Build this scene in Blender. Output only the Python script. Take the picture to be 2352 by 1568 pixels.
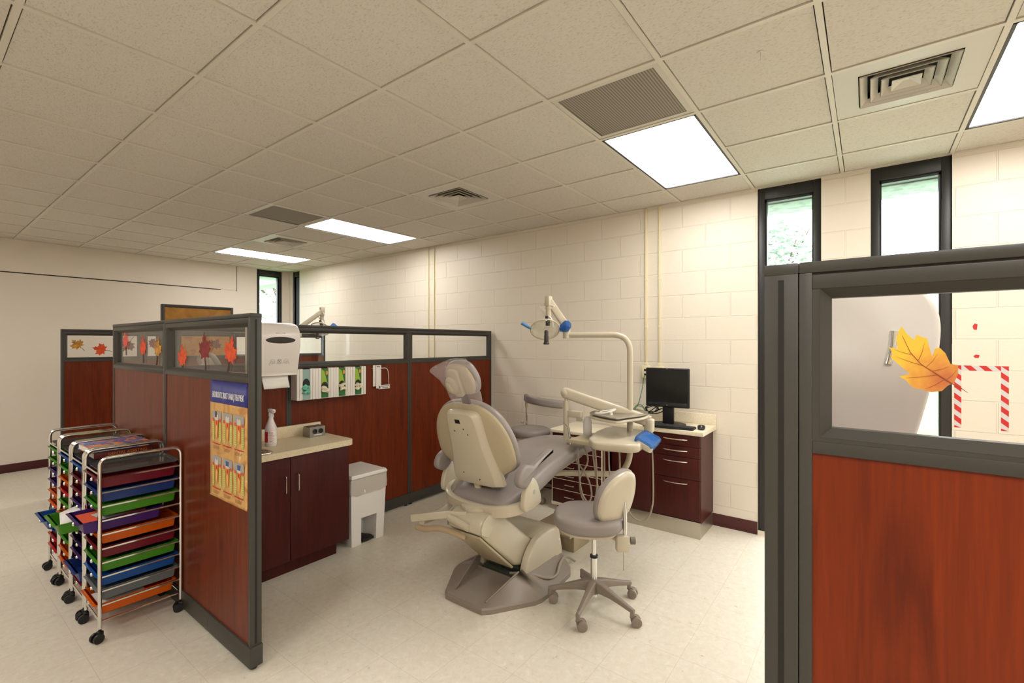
import bpy, bmesh, math, random
from mathutils import Vector, Matrix, noise
random.seed(7)
PI = math.pi
for o in list(bpy.data.objects): bpy.data.objects.remove(o)
SC = bpy.context.scene
COL = SC.collection

# ------------------------------------------------------------------ camera, sky, exposure
cam_d = bpy.data.cameras.new('camera'); cam = bpy.data.objects.new('camera', cam_d); COL.objects.link(cam)
cam.location = (-0.284, -1.979, 1.603)
cam.rotation_euler = (PI/2, 0, -0.92157)
cam_d.sensor_width = 36; cam_d.sensor_fit = 'HORIZONTAL'; cam_d.lens = 36*1074.7/2352
cam_d.shift_y = 3.7/2352; cam_d.clip_start = 0.02; cam_d.clip_end = 300
SC.camera = cam
SC.view_settings.view_transform = 'Standard'; SC.view_settings.look = 'None'
SC.view_settings.exposure = 0.95; SC.view_settings.gamma = 1; SC.view_settings.use_curve_mapping = False
LIGHT_POWER = 7.5
LIGHT_COL = (1.0, 0.965, 0.93)
w = bpy.data.worlds.new('overcast_sky'); SC.world = w; w.use_nodes = True
wn = w.node_tree.nodes; wn['Background'].inputs[0].default_value = (0.93, 0.97, 1.0, 1); wn['Background'].inputs[1].default_value = 5.0

# ------------------------------------------------------------------ material helpers
def lin(c):
    return tuple((v/255/12.92 if v/255 <= .04045 else ((v/255+.055)/1.055)**2.4) for v in c)
MATS = {}
def mat(name, rgb=None, rough=.5, metal=0, spec=.5, coat=0, trans=0, alpha=1, ior=1.45, emit=None, srgb=True):
    if name in MATS: return MATS[name]
    m = bpy.data.materials.new(name); m.use_nodes = True; MATS[name] = m
    b = m.node_tree.nodes['Principled BSDF']
    c = lin(rgb) if srgb else rgb
    b.inputs['Base Color'].default_value = (*c, 1); b.inputs['Roughness'].default_value = rough
    b.inputs['Metallic'].default_value = metal; b.inputs['Specular IOR Level'].default_value = spec
    b.inputs['Coat Weight'].default_value = coat; b.inputs['Transmission Weight'].default_value = trans
    b.inputs['Alpha'].default_value = alpha; b.inputs['IOR'].default_value = ior
    if emit:
        b.inputs['Emission Color'].default_value = (*emit[0], 1); b.inputs['Emission Strength'].default_value = emit[1]
    return m
class NT:
    def __init__(s, m): s.t = m.node_tree; s.n = s.t.nodes; s.l = s.t.links; s.b = s.n.get('Principled BSDF')
    def add(s, typ, **k):
        n = s.n.new(typ)
        for a, v in k.items():
            if a.startswith('i_'): n.inputs[a[2:].replace('_', ' ')].default_value = v
            else: setattr(n, a, v)
        return n
    def link(s, a, b): s.l.new(a, b)
    def ramp(s, src, stops):
        r = s.add('ShaderNodeValToRGB'); e = r.color_ramp.elements
        while len(e) < len(stops): e.new(.5)
        for k, (p, c) in enumerate(stops): e[k].position = p; e[k].color = (*c, 1)
        s.link(src, r.inputs[0]); return r.outputs[0]
    def coords(s, scale=(1, 1, 1), kind='Object', rot=(0, 0, 0), loc=(0, 0, 0)):
        tc = s.add('ShaderNodeTexCoord'); mp = s.add('ShaderNodeMapping')
        mp.inputs['Scale'].default_value = scale; mp.inputs['Rotation'].default_value = rot; mp.inputs['Location'].default_value = loc
        s.link(tc.outputs[kind], mp.inputs[0]); return mp.outputs[0]
    def bump(s, src, strength=.2, dist=.01):
        b = s.add('ShaderNodeBump', i_Strength=strength, i_Distance=dist); s.link(src, b.inputs['Height']); s.link(b.outputs[0], s.b.inputs['Normal'])

def m_blocks():
    m = mat('painted_concrete_block', (228, 219, 202), .42); t = NT(m)
    v = t.coords(); sp = t.add('ShaderNodeSeparateXYZ'); t.link(v, sp.inputs[0])
    ad = t.add('ShaderNodeMath', operation='ADD'); t.link(sp.outputs[0], ad.inputs[0]); t.link(sp.outputs[1], ad.inputs[1])
    cb = t.add('ShaderNodeCombineXYZ'); t.link(ad.outputs[0], cb.inputs[0]); t.link(sp.outputs[2], cb.inputs[1])
    mp = t.add('ShaderNodeMapping'); mp.inputs['Location'].default_value = (.4064*40-(4.085-.628), 20*.2073+.031, 0); t.link(cb.outputs[0], mp.inputs[0])
    br = t.add('ShaderNodeTexBrick', offset=.5, offset_frequency=2, squash=1)
    for k, x in (('Scale', 1), ('Mortar Size', .0055), ('Mortar Smooth', .35), ('Bias', 0), ('Brick Width', .4064), ('Row Height', .2073)): br.inputs[k].default_value = x
    t.link(mp.outputs[0], br.inputs['Vector'])
    nz = t.add('ShaderNodeTexNoise', i_Scale=90, i_Detail=4); t.link(v, nz.inputs['Vector'])
    mx = t.add('ShaderNodeMath', operation='MULTIPLY_ADD'); t.link(nz.outputs[0], mx.inputs[0]); mx.inputs[1].default_value = .12
    inv = t.add('ShaderNodeMath', operation='SUBTRACT'); inv.inputs[0].default_value = 1; t.link(br.outputs['Fac'], inv.inputs[1]); t.link(inv.outputs[0], mx.inputs[2])
    t.bump(mx.outputs[0], .7, .0095)
    return m
def m_plaster():
    m = mat('painted_plaster', (229, 219, 205), .6); t = NT(m); v = t.coords()
    nz = t.add('ShaderNodeTexNoise', i_Scale=120, i_Detail=3); t.link(v, nz.inputs['Vector']); t.bump(nz.outputs[0], .06, .004); return m
def m_ceiling():
    m = mat('mineral_fibre_tile', (198, 190, 174), .9, spec=.1); t = NT(m); v = t.coords()
    a = t.add('ShaderNodeTexNoise', i_Scale=150, i_Detail=4, i_Roughness=.6); t.link(t.coords((1, .45, 1)), a.inputs['Vector'])
    c = t.ramp(a.outputs[0], [(.30, lin((190, 182, 167))), (.45, lin((212, 205, 194))), (.8, lin((218, 212, 202)))])
    t.link(c, t.b.inputs['Base Color']); t.bump(a.outputs[0], .12, .003); return m
def m_floor():
    m = mat('vinyl_tile_floor', (214, 207, 190), .3, spec=.45); t = NT(m); v = t.coords()
    a = t.add('ShaderNodeTexNoise', i_Scale=26, i_Detail=5, i_Roughness=.75, i_Distortion=.6); t.link(v, a.inputs['Vector'])
    c = t.ramp(a.outputs[0], [(.27, lin((150, 134, 110))), (.345, lin((208, 199, 180))), (.6, lin((216, 209, 193))), (.74, lin((228, 223, 210)))])
    br = t.add('ShaderNodeTexBrick', offset=0, offset_frequency=2, squash=1)
    for k, x in (('Scale', 1), ('Mortar Size', .0012), ('Mortar Smooth', .2), ('Brick Width', .3048), ('Row Height', .3048)): br.inputs[k].default_value = x
    t.link(v, br.inputs['Vector'])
    mx = t.add('ShaderNodeMixRGB', blend_type='MULTIPLY'); mx.inputs[0].default_value = .16
    t.link(br.outputs['Fac'], mx.inputs[0]); t.link(c, mx.inputs[1]); mx.inputs[2].default_value = (.8, .77, .7, 1)
    t.link(mx.outputs[0], t.b.inputs['Base Color'])
    n2 = t.add('ShaderNodeTexNoise', i_Scale=3, i_Detail=3); t.link(v, n2.inputs['Vector'])
    r2 = t.add('ShaderNodeMapRange', i_To_Min=.26, i_To_Max=.42); t.link(n2.outputs[0], r2.inputs[0]); t.link(r2.outputs[0], t.b.inputs['Roughness'])
    return m
def m_wood(name, dark, light, rough=.35, scale=1., coat=.0):
    m = mat(name, light, rough, coat=coat, spec=.32); t = NT(m)
    v = t.coords((14*scale, 14*scale, .9*scale))
    a = t.add('ShaderNodeTexNoise', i_Scale=1.6, i_Detail=6, i_Roughness=.62, i_Distortion=1.2); t.link(v, a.inputs['Vector'])
    v2 = t.coords((90*scale, 90*scale, 5*scale)); b = t.add('ShaderNodeTexNoise', i_Scale=2, i_Detail=3); t.link(v2, b.inputs['Vector'])
    ad = t.add('ShaderNodeMath', operation='MULTIPLY_ADD'); t.link(b.outputs[0], ad.inputs[0]); ad.inputs[1].default_value = .35; t.link(a.outputs[0], ad.inputs[2])
    t.link(t.ramp(ad.outputs[0], [(.45, lin(dark)), (.62, lin(tuple((x+y)/2 for x, y in zip(dark, light)))), (.85, lin(light))]), t.b.inputs['Base Color'])
    return m
def m_glass(name, tint=(1, 1, 1), fac=.06, rough=.0, ior=1.3):
    m = bpy.data.materials.new(name); m.use_nodes = True; MATS[name] = m; t = NT(m); n = t.n; out = n['Material Output']
    n.remove(n['Principled BSDF'])
    tr = t.add('ShaderNodeBsdfTransparent'); tr.inputs[0].default_value = (*tint, 1)
    gl = t.add('ShaderNodeBsdfGlossy'); gl.inputs['Roughness'].default_value = rough
    lw = t.add('ShaderNodeLayerWeight', i_Blend=.5); pw = t.add('ShaderNodeMath', operation='POWER'); t.link(lw.outputs['Facing'], pw.inputs[0]); pw.inputs[1].default_value = 4
    mx = t.add('ShaderNodeMixShader'); ad = t.add('ShaderNodeMath', operation='MULTIPLY_ADD'); t.link(pw.outputs[0], ad.inputs[0]); ad.inputs[1].default_value = .55; ad.inputs[2].default_value = fac; ad.use_clamp = True
    t.link(ad.outputs[0], mx.inputs[0]); t.link(tr.outputs[0], mx.inputs[1]); t.link(gl.outputs[0], mx.inputs[2]); t.link(mx.outputs[0], out.inputs[0])
    return m
def m_plastic(name, rgb, tr=.35, clear=.12, rough=.25):
    """coloured see-through plastic"""
    m = mat(name, rgb, rough, spec=.5); t = NT(m); out = t.n['Material Output']
    c = (*lin(rgb), 1)
    tl = t.add('ShaderNodeBsdfTranslucent'); tl.inputs[0].default_value = c
    tp = t.add('ShaderNodeBsdfTransparent'); tp.inputs[0].default_value = tuple(x**.5 for x in c[:3])+(1,)
    m1 = t.add('ShaderNodeMixShader'); m1.inputs[0].default_value = tr; t.link(t.b.outputs[0], m1.inputs[1]); t.link(tl.outputs[0], m1.inputs[2])
    m2 = t.add('ShaderNodeMixShader'); m2.inputs[0].default_value = clear; t.link(m1.outputs[0], m2.inputs[1]); t.link(tp.outputs[0], m2.inputs[2])
    t.link(m2.outputs[0], out.inputs[0]); return m
def m_marble(name, stops, scale=4, rough=.5, dist=2.):
    m = mat(name, (200, 180, 120), rough); t = NT(m); v = t.coords()
    a = t.add('ShaderNodeTexNoise', i_Scale=scale, i_Detail=4, i_Distortion=dist); t.link(v, a.inputs['Vector'])
    t.link(t.ramp(a.outputs[0], [(p, lin(c)) for p, c in stops]), t.b.inputs['Base Color']); return m
def m_stone(name, base, fleck, scale=160, rough=.35):
    m = mat(name, base, rough); t = NT(m); v = t.coords()
    a = t.add('ShaderNodeTexNoise', i_Scale=scale, i_Detail=3); t.link(v, a.inputs['Vector'])
    t.link(t.ramp(a.outputs[0], [(.35, lin(fleck)), (.52, lin(base))]), t.b.inputs['Base Color']); return m

BLOCK = m_blocks(); PLASTER = m_plaster(); TILE = m_ceiling(); FLOOR = m_floor()
GRID = mat('ceiling_grid_white', (214, 207, 193), .5)
GAP = mat('shadow_gap', (40, 34, 28), .9)
WOODP = m_wood('cherry_panel', (78, 25, 4), (114, 43, 9), .38)
WOODC = m_wood('bright_cherry_panel', (86, 25, 1), (124, 44, 5), .45, .8)
MAHOG = m_wood('mahogany_laminate', (52, 14, 11), (76, 23, 18), .4, 1.3)
FRAME = mat('charcoal_frame', (58, 56, 50), .42)
FRAMED = mat('dark_slot', (26, 24, 22), .7)
WINF = mat('window_frame_black', (36, 36, 35), .4)
BASEB = mat('maroon_vinyl_base', (72, 28, 28), .45)
GLASS = m_glass('clear_glass', (.985, .99, .985), .015, ior=1.22)
WGLASS = m_glass('window_glass', (.96, .98, .98), .02)
CHROME = mat('chrome', (225, 225, 222), .08, 1)
STEEL = mat('brushed_steel', (190, 185, 172), .32, 1)
NICKEL = mat('satin_nickel', (215, 208, 195), .25, 1)
BLACK = mat('black_plastic', (22, 22, 23), .42)
BLACKG = mat('black_screen', (14, 15, 16), .22)
WHITE = mat('white_plastic', (232, 228, 220), .35)
WHITEG = mat('white_gloss_plastic', (228, 222, 215), .22)
PAPER = mat('white_paper', (238, 235, 228), .8)
BEIGE = mat('beige_enamel', (192, 182, 159), .3, coat=.3)
BEIGE2 = mat('beige_shell', (178, 165, 136), .38)
GREYV = mat('grey_vinyl', (140, 131, 126), .38)
TAUPE = mat('taupe_plastic', (134, 122, 110), .42)
TUBEG = mat('grey_hose', (150, 138, 122), .5)
LAMIN = m_stone('cream_laminate', (222, 208, 176), (205, 188, 152))
LAMIN2 = m_stone('pale_laminate', (232, 222, 198), (218, 205, 176))
CREAM = mat('cream_conduit', (228, 216, 180), .45)
STONEP = mat('louver_white', (206, 200, 188), .45)

# ------------------------------------------------------------------ mesh helpers
def catmull(pts, k=6, closed=False):
    P = [Vector(p) for p in pts]; n = len(P); out = []
    rng = range(n if closed else n-1)
    for i in rng:
        if closed: a, b, c, d = P[(i-1) % n], P[i], P[(i+1) % n], P[(i+2) % n]
        else: a, b, c, d = P[max(i-1, 0)], P[i], P[i+1], P[min(i+2, n-1)]
        for j in range(k):
            t = j/k
            out.append(.5*((2*b)+(c-a)*t+(2*a-5*b+4*c-d)*t*t+(3*b-a-3*c+d)*t**3))
    if not closed: out.append(P[-1])
    return out
def fillet(pts, r, k=6):
    """polyline with rounded corners"""
    P = [Vector(p) for p in pts]; out = [P[0]]
    for i in range(1, len(P)-1):
        a = (P[i-1]-P[i]); b = (P[i+1]-P[i]); rr = min(r, a.length*.49, b.length*.49)
        s = P[i]+a.normalized()*rr; e = P[i]+b.normalized()*rr
        for j in range(k+1):
            t = j/k; out.append((1-t)**2*s+2*t*(1-t)*P[i]+t*t*e)
    out.append(P[-1]); return out
def rrect(w, h, r, k=5, cx=0, cy=0):
    r = min(r, w/2-1e-5, h/2-1e-5); o = []
    for sx, sy, a0 in ((1, 1, 0), (-1, 1, 90), (-1, -1, 180), (1, -1, 270)):
        for j in range(k+1):
            a = math.radians(a0+90*j/k); o.append((cx+sx*(w/2-r)+r*math.cos(a), cy+sy*(h/2-r)+r*math.sin(a)))
    return o
def ell(a, b, n=40, e=2., cx=0, cy=0):
    o = []
    for i in range(n):
        t = 2*PI*i/n; c, s = math.cos(t), math.sin(t)
        o.append((cx+a*math.copysign(abs(c)**(2/e), c), cy+b*math.copysign(abs(s)**(2/e), s)))
    return o
def smooth2(pts, k=5): return [(p.x, p.y) for p in catmull([(x, y, 0) for x, y in pts], k, True)]
def inset(o, d):
    n = len(o); area = sum(o[i][0]*o[(i+1) % n][1]-o[(i+1) % n][0]*o[i][1] for i in range(n)); sg = 1 if area > 0 else -1
    r = []
    for i in range(n):
        a, b, c = Vector(o[i-1]), Vector(o[i]), Vector(o[(i+1) % n])
        t = (c-a)
        if t.length < 1e-9: r.append(o[i]); continue
        t.normalize(); nn = Vector((-t.y, t.x))*sg; q = b+nn*d; r.append((q.x, q.y))
    return r
def T(x=0, y=0, z=0, rx=0, ry=0, rz=0, s=None):
    M = Matrix.Translation((x, y, z)) @ Matrix.Rotation(rz, 4, 'Z') @ Matrix.Rotation(ry, 4, 'Y') @ Matrix.Rotation(rx, 4, 'X')
    if s: M = M @ Matrix.Diagonal((*s, 1))
    return M
def basis(o, x, y, z):
    return Matrix(((x[0], y[0], z[0], o[0]), (x[1], y[1], z[1], o[1]), (x[2], y[2], z[2], o[2]), (0, 0, 0, 1)))
I4 = Matrix.Identity(4)
class MB:
    def __init__(s): s.bm = bmesh.new(); s.k = 0
    def _f(s, vs):
        try: f = s.bm.faces.new(vs); f.material_index = s.k; return f
        except ValueError: return None
    def mi(s, k): s.k = k; return s
    def quad(s, pts, M=I4): s._f([s.bm.verts.new(M @ Vector(p)) for p in pts]); return s
    def box(s, a, b, bev=0, M=I4, seg=2):
        x0, y0, z0 = (min(a[i], b[i]) for i in range(3)); x1, y1, z1 = (max(a[i], b[i]) for i in range(3))
        v = [s.bm.verts.new(M @ Vector(p)) for p in ((x0, y0, z0), (x1, y0, z0), (x1, y1, z0), (x0, y1, z0), (x0, y0, z1), (x1, y0, z1), (x1, y1, z1), (x0, y1, z1))]
        fs = [s._f([v[i] for i in q]) for q in ((0, 3, 2, 1), (4, 5, 6, 7), (0, 1, 5, 4), (1, 2, 6, 5), (2, 3, 7, 6), (3, 0, 4, 7))]
        if bev:
            es = list({e for f in fs for e in f.edges})
            r = bmesh.ops.bevel(s.bm, geom=es, offset=bev, segments=seg, profile=.5, affect='EDGES', clamp_overlap=True)
            for f in r['faces']: f.material_index = s.k
        return s
    def rings(s, rs, cap=(True, True), closed=True):
        V = [[s.bm.verts.new(p) for p in r] for r in rs]; n = len(V[0])
        for a, b in zip(V, V[1:]):
            for i in range(n if closed else n-1): s._f([a[i], a[(i+1) % n], b[(i+1) % n], b[i]])
        if cap[0] and len(V[0]) > 2: s._f(list(reversed(V[0])))
        if cap[1] and len(V[-1]) > 2: s._f(V[-1])
        return s
    def prism(s, o, h0, h1, M=I4, bev=0):
        if bev:
            seq = []
            for a in (0, 30, 60, 90):
                t = math.radians(a); seq.append((bev*(1-math.sin(t)), h0+bev*(1-math.cos(t))))
            for a in (90, 60, 30, 0):
                t = math.radians(a); seq.append((bev*(1-math.sin(t)), h1-bev*(1-math.cos(t))))
            rs = [[M @ Vector((x, y, h)) for x, y in inset(o, d)] for d, h in seq]
        else: rs = [[M @ Vector((x, y, h)) for x, y in o] for h in (h0, h1)]
        return s.rings(rs)
    def pad(s, o, t, r, M=I4, crown=0):
        """cushion: outline o, thickness t, edge radius r"""
        seq = []
        for a in range(0, 91, 15): q = math.radians(a); seq.append((r*(1-math.sin(q)), r*(1-math.cos(q))))
        for a in range(90, -1, -15): q = math.radians(a); seq.append((r*(1-math.sin(q)), t-r*(1-math.cos(q))))
        rs = [[Vector((x, y, h)) for x, y in inset(o, d)] for d, h in seq]
        top = rs[-1]; c = sum(top, Vector())/len(top)
        if crown:
            for f, g in ((.8, .45), (.55, .8), (.25, .97)): rs.append([Vector((c.x+(p.x-c.x)*f, c.y+(p.y-c.y)*f, t+crown*g)) for p in top])
        return s.rings([[M @ p for p in r_] for r_ in rs])
    def cyl(s, a, b, r, r2=None, n=20, cap=True):
        a, b = Vector(a), Vector(b); d = (b-a).normalized(); r2 = r if r2 is None else r2
        x = d.orthogonal().normalized(); y = d.cross(x)
        return s.rings([[p+x*(q*math.cos(2*PI*i/n))+y*(q*math.sin(2*PI*i/n)) for i in range(n)] for p, q in ((a, r), (b, r2))], (cap, cap))
    def tube(s, pts, r, n=10, closed=False, sec=None, up=None):
        P = [Vector(p) for p in pts]; m = len(P); rr = r if isinstance(r, (list, tuple)) else [r]*m
        tans = []
        for i in range(m):
            a = P[(i-1) % m] if (closed or i > 0) else P[i]; b = P[(i+1) % m] if (closed or i < m-1) else P[i]
            t = (b-a); tans.append(t.normalized() if t.length > 1e-9 else Vector((0, 0, 1)))
        x = (Vector(up)-Vector(up).dot(tans[0])*tans[0]).normalized() if up is not None else tans[0].orthogonal().normalized(); rs = []
        for i in range(m):
            x = (x-x.dot(tans[i])*tans[i])
            x = x.normalized() if x.length > 1e-9 else tans[i].orthogonal().normalized()
            y = tans[i].cross(x)
            if sec: rs.append([P[i]+x*(u*rr[i])+y*(v*rr[i]) for u, v in sec])
            else: rs.append([P[i]+x*(rr[i]*math.cos(2*PI*j/n))+y*(rr[i]*math.sin(2*PI*j/n)) for j in range(n)])
        if closed: rs.append(rs[0]); return s.rings(rs, (False, False))
        return s.rings(rs)
    def lathe(s, prof, n=24, M=I4, cap=(True, True)):
        return s.rings([[M @ Vector((r*math.cos(2*PI*i/n), r*math.sin(2*PI*i/n), z)) for i in range(n)] for r, z in prof], cap)
    def sphere(s, c, r, M=I4, n=16, m=9):
        rx, ry, rz = r if isinstance(r, (tuple, list)) else (r, r, r); c = Vector(c)
        return s.rings([[M @ (c+Vector((rx*max(math.sin(PI*j/m), .003)*math.cos(2*PI*i/n), ry*max(math.sin(PI*j/m), .003)*math.sin(2*PI*i/n), -rz*math.cos(PI*j/m)))) for i in range(n)] for j in range(m+1)])
    def poly(s, o, h=0, M=I4): s._f([s.bm.verts.new(M @ Vector((x, y, h))) for x, y in o]); return s
    def build(s, name, mats, parent=None, ang=38, flip=False, M=None):
        bm = s.bm
        if M is not None: bm.transform(M)
        bmesh.ops.remove_doubles(bm, verts=bm.verts, dist=1e-6)
        bmesh.ops.recalc_face_normals(bm, faces=bm.faces)
        for e in bm.edges:
            if len(e.link_faces) == 2 and e.calc_face_angle(0) > math.radians(ang): e.smooth = False
        for f in bm.faces: f.smooth = True
        me = bpy.data.meshes.new(name); bm.to_mesh(me); bm.free()
        for m in (mats if isinstance(mats, (list, tuple)) else [mats]): me.materials.append(m)
        o = bpy.data.objects.new(name, me); COL.objects.link(o)
        if parent: o.parent = parent
        return o
def tag(o, label, cat, group=None, kind=None):
    if label: o['label'] = label
    if cat: o['category'] = cat
    if group: o['group'] = group
    if kind: o['kind'] = kind
    return o
def thing(name, label, cat, loc=(0, 0, 0), rz=0, group=None):
    o = bpy.data.objects.new(name, None); COL.objects.link(o); o.location = loc; o.rotation_euler = (0, 0, rz); o.empty_display_size = .1
    return tag(o, label, cat, group)
def struct(mb, name, mats, **k):
    o = mb.build(name, mats, **k); o['kind'] = 'structure'; return o
def text(name, body, size, m, parent, M, ext=.0004, sx=1., align='CENTER'):
    c = bpy.data.curves.new(name, 'FONT'); c.body = body; c.size = size; c.extrude = ext; c.align_x = align; c.align_y = 'CENTER'; c.resolution_u = 3
    o = bpy.data.objects.new(name, c); COL.objects.link(o)
    dg = bpy.context.evaluated_depsgraph_get(); me = bpy.data.meshes.new_from_object(o.evaluated_get(dg)); bpy.data.objects.remove(o)
    me.transform(M @ Matrix.Diagonal((sx, 1, 1, 1))); me.materials.clear(); me.materials.append(m)
    o = bpy.data.objects.new(name, me); COL.objects.link(o)
    if parent: o.parent = parent
    return o
# ------------------------------------------------------------------ the room
U = .6096; H = 2.896; WX = 4.085; FY = 6.49; LX = -3.2; BY = -5.2
mb = MB(); mb.box((LX-.2, BY-.2, -.12), (WX+.22, FY+.22, 0)); struct(mb, 'floor', FLOOR)
# ceiling: lay-in tiles on a T-bar grid
lights = [(4, -2), (4, -5), (4, 4), (4, 8), (4, -8), (-2, -4), (-3, -1), (-3, 3), (-3, 7), (1, -7), (-3, -7), (-2, -6)]   # 2x4 troffers, first corner in grid units, 2 long in x; after the fourth: unseen, added as fill
diffs = [(4, -4), (4, 1), (4, 6)]; grilles = [(3, -2), (3, 4)]
taken = set(diffs+grilles)
for (a, b) in lights: taken |= {(a, b), (a+1, b)}
mb = MB(); g = .0165
u0, u1, v0, v1 = math.floor(LX/U), math.floor(WX/U), math.floor(BY/U), math.floor(FY/U)
for i in range(u0, u1+1):
    for j in range(v0, v1+1):
        if (i, j) in taken: continue
        x0, x1, y0, y1 = max(i*U+g, LX), min(i*U+U-g, WX), max(j*U+g, BY), min(j*U+U-g, FY)
        if x1-x0 > .01 and y1-y0 > .01: mb.box((x0, y0, H+.006), (x1, y1, H+.02))
mb.mi(1).box((LX-.2, BY-.2, H+.16), (WX+.22, FY+.22, H+.3))
struct(mb, 'ceiling', [TILE, GAP])
mb = MB()
lit = {}
for (a, b) in lights: lit[(a+1, b)] = 1
for i in range(u0+1, u1+1):          # bars along y, broken where a troffer spans them
    j = v0; segs = []
    ys = BY
    for b in sorted(b for (a, b) in lights if a+1 == i):
        segs.append((ys, b*U+.012)); ys = (b+1)*U-.012
    segs.append((ys, FY))
    for s0, s1 in segs: mb.box((i*U-.012, s0, H), (i*U+.012, s1, H+.03))
for j in range(v0+1, v1+1): mb.box((LX, j*U-.012, H-.0004), (WX, j*U+.012, H+.03))
for a, b in (((LX, BY), (WX, BY+.02)), ((LX, FY-.02), (WX, FY)), ((LX, BY), (LX+.02, FY)), ((WX-.02, BY), (WX, FY))):
    mb.box((a[0], a[1], H+.0004), (b[0], b[1], H+.005))
struct(mb, 'trim_1', GRID)

WINS = [(-2.442, -2.0), (-1.693, -1.247), (6.108, 6.37)]; WTOP = H
ZW = H+.3
mb = MB(); y = BY-.2
for a, b in WINS:
    mb.box((WX, y, 0), (WX+.22, a, ZW)); mb.box((WX, a, H), (WX+.22, b, ZW)); mb.box((WX, a, -.05), (WX+.22, b, .03)); y = b
mb.box((WX, y, 0), (WX+.22, FY+.22, ZW))
struct(mb, 'wall_right', BLOCK)
mb = MB(); mb.box((LX-.2, FY, 0), (3.522, FY+.22, ZW)); mb.box((3.522, FY, H), (3.964, FY+.22, ZW)); mb.box((3.522, FY, -.05), (3.964, FY+.22, .03)); mb.box((3.964, FY, 0), (WX, FY+.22, ZW))
struct(mb, 'wall_far', PLASTER)
mb = MB(); mb.box((LX-.2, BY-.2, 0), (LX, FY, ZW)); struct(mb, 'wall_left', PLASTER)
mb = MB(); mb.box((LX-.2, BY-.2, 0), (WX, BY, ZW)); struct(mb, 'wall_back', PLASTER)
# header band on the far wall with a dark reveal
mb = MB(); mb.box((LX, FY-.012, 2.49), (3.186, FY, H), .002); mb.mi(1).box((LX, FY-.006, 2.478), (2.95, FY, 2.49)); mb.box((3.186, FY-.005, 2.478), (3.196, FY, H))
struct(mb, 'trim_2', [PLASTER, GAP])
# windows
def window(name, a, b, along='y'):
    L = b-a; mb = MB(); fw = .052
    mb.box((.02, 0, .03), (.12, fw, H), .003); mb.box((.02, L-fw, .03), (.12, L, H), .003); mb.box((.02, fw, H-.095), (.12, L-fw, H), .003); mb.box((.02, fw, .03), (.12, L-fw, .075), .003)
    mb.box((.045, fw, H-.115), (.10, L-fw, H-.095)); mb.box((.045, fw, .075), (.10, fw+.012, H-.1)); mb.box((.045, L-fw-.012, .075), (.10, L-fw, H-.1))
    M = T(WX, a, 0) if along == 'y' else T(b, FY, 0, rz=PI/2)
    o = struct(mb, name, WINF, M=M)
    g = MB().box((.07, fw, .07), (.076, L-fw, H-.09)).build('glass', WGLASS, o, M=M); g['kind'] = 'structure'
    return o
window('window_1', *WINS[1]); window('window_2', *WINS[0]); window('window_3', WINS[2][0], WINS[2][1])
window('window_4', 3.522, 3.964, 'x')
# skirting
mb = MB()
for a, b in ((BY, -2.442), (-2.0, -1.693), (-1.247, 6.108)): mb.box((WX-.007, a, 0), (WX, b, .105), .002); mb.box((WX-.012, a, 0), (WX, b, .012), .003)
struct(mb, 'baseboard_right', BASEB)
struct(MB().box((LX, FY-.007, 0), (3.522, FY, .105), .002).box((LX, FY-.012, 0), (3.522, FY, .012), .003), 'baseboard_far', BASEB)
struct(MB().box((LX, BY, 0), (LX+.007, FY, .105), .002), 'baseboard_left', BASEB)

# ------------------------------------------------------------------ ceiling fittings
LENS = mat('lit_prismatic_lens', (255, 255, 255), .4, emit=(LIGHT_COL, LIGHT_POWER))
t_ = NT(LENS); v_ = t_.coords((1, 1, 1)); vo = t_.add('ShaderNodeTexVoronoi', i_Scale=6.5, distance='CHEBYCHEV', feature='F1'); vo.inputs['Randomness'].default_value = .25
t_.link(v_, vo.inputs['Vector']); mr = t_.add('ShaderNodeMapRange', i_From_Min=.35, i_From_Max=.75, i_To_Min=1., i_To_Max=.55); t_.link(vo.outputs[0], mr.inputs[0])
ml = t_.add('ShaderNodeMath', operation='MULTIPLY'); ml.inputs[1].default_value = LIGHT_POWER; t_.link(mr.outputs[0], ml.inputs[0]); t_.link(ml.outputs[0], t_.b.inputs['Emission Strength'])
LLAB = ['ceiling light troffer nearest the first pair of windows, beside the grey return grille', 'bright ceiling light troffer at the right edge, above the near glass partition',
        'ceiling light troffer in the middle distance, beside the smaller return grille', 'farthest narrow-looking ceiling light troffer, near the corner window']
for k, (a, b) in enumerate(lights):
    t = thing('ceiling_light', LLAB[k] if k < 4 else 'unseen ceiling light troffer added for fill light', 'ceiling light', (a*U+U, b*U+U/2, H), group='fluorescent ceiling lights')
    X, Y = U-.014, U/2-.014; mb = MB()
    for s in (-1, 1):
        mb.box((-X, s*Y, .002), (X, s*(Y-.014), .03)); mb.box((s*X, -Y, .002), (s*(X-.014), Y, .03))
    mb.box((-X, -Y, .06), (X, Y, .14))
    for s in (-1, 1): mb.box((-X, s*Y, .03), (X, s*(Y-.004), .08)); mb.box((s*X, -Y, .03), (s*(X-.004), Y, .08))
    mb.build('frame', WINF, t)
    MB().box((-X+.014, -Y+.014, .010), (X-.014, Y-.014, .016)).build('lens', LENS, t)
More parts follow.
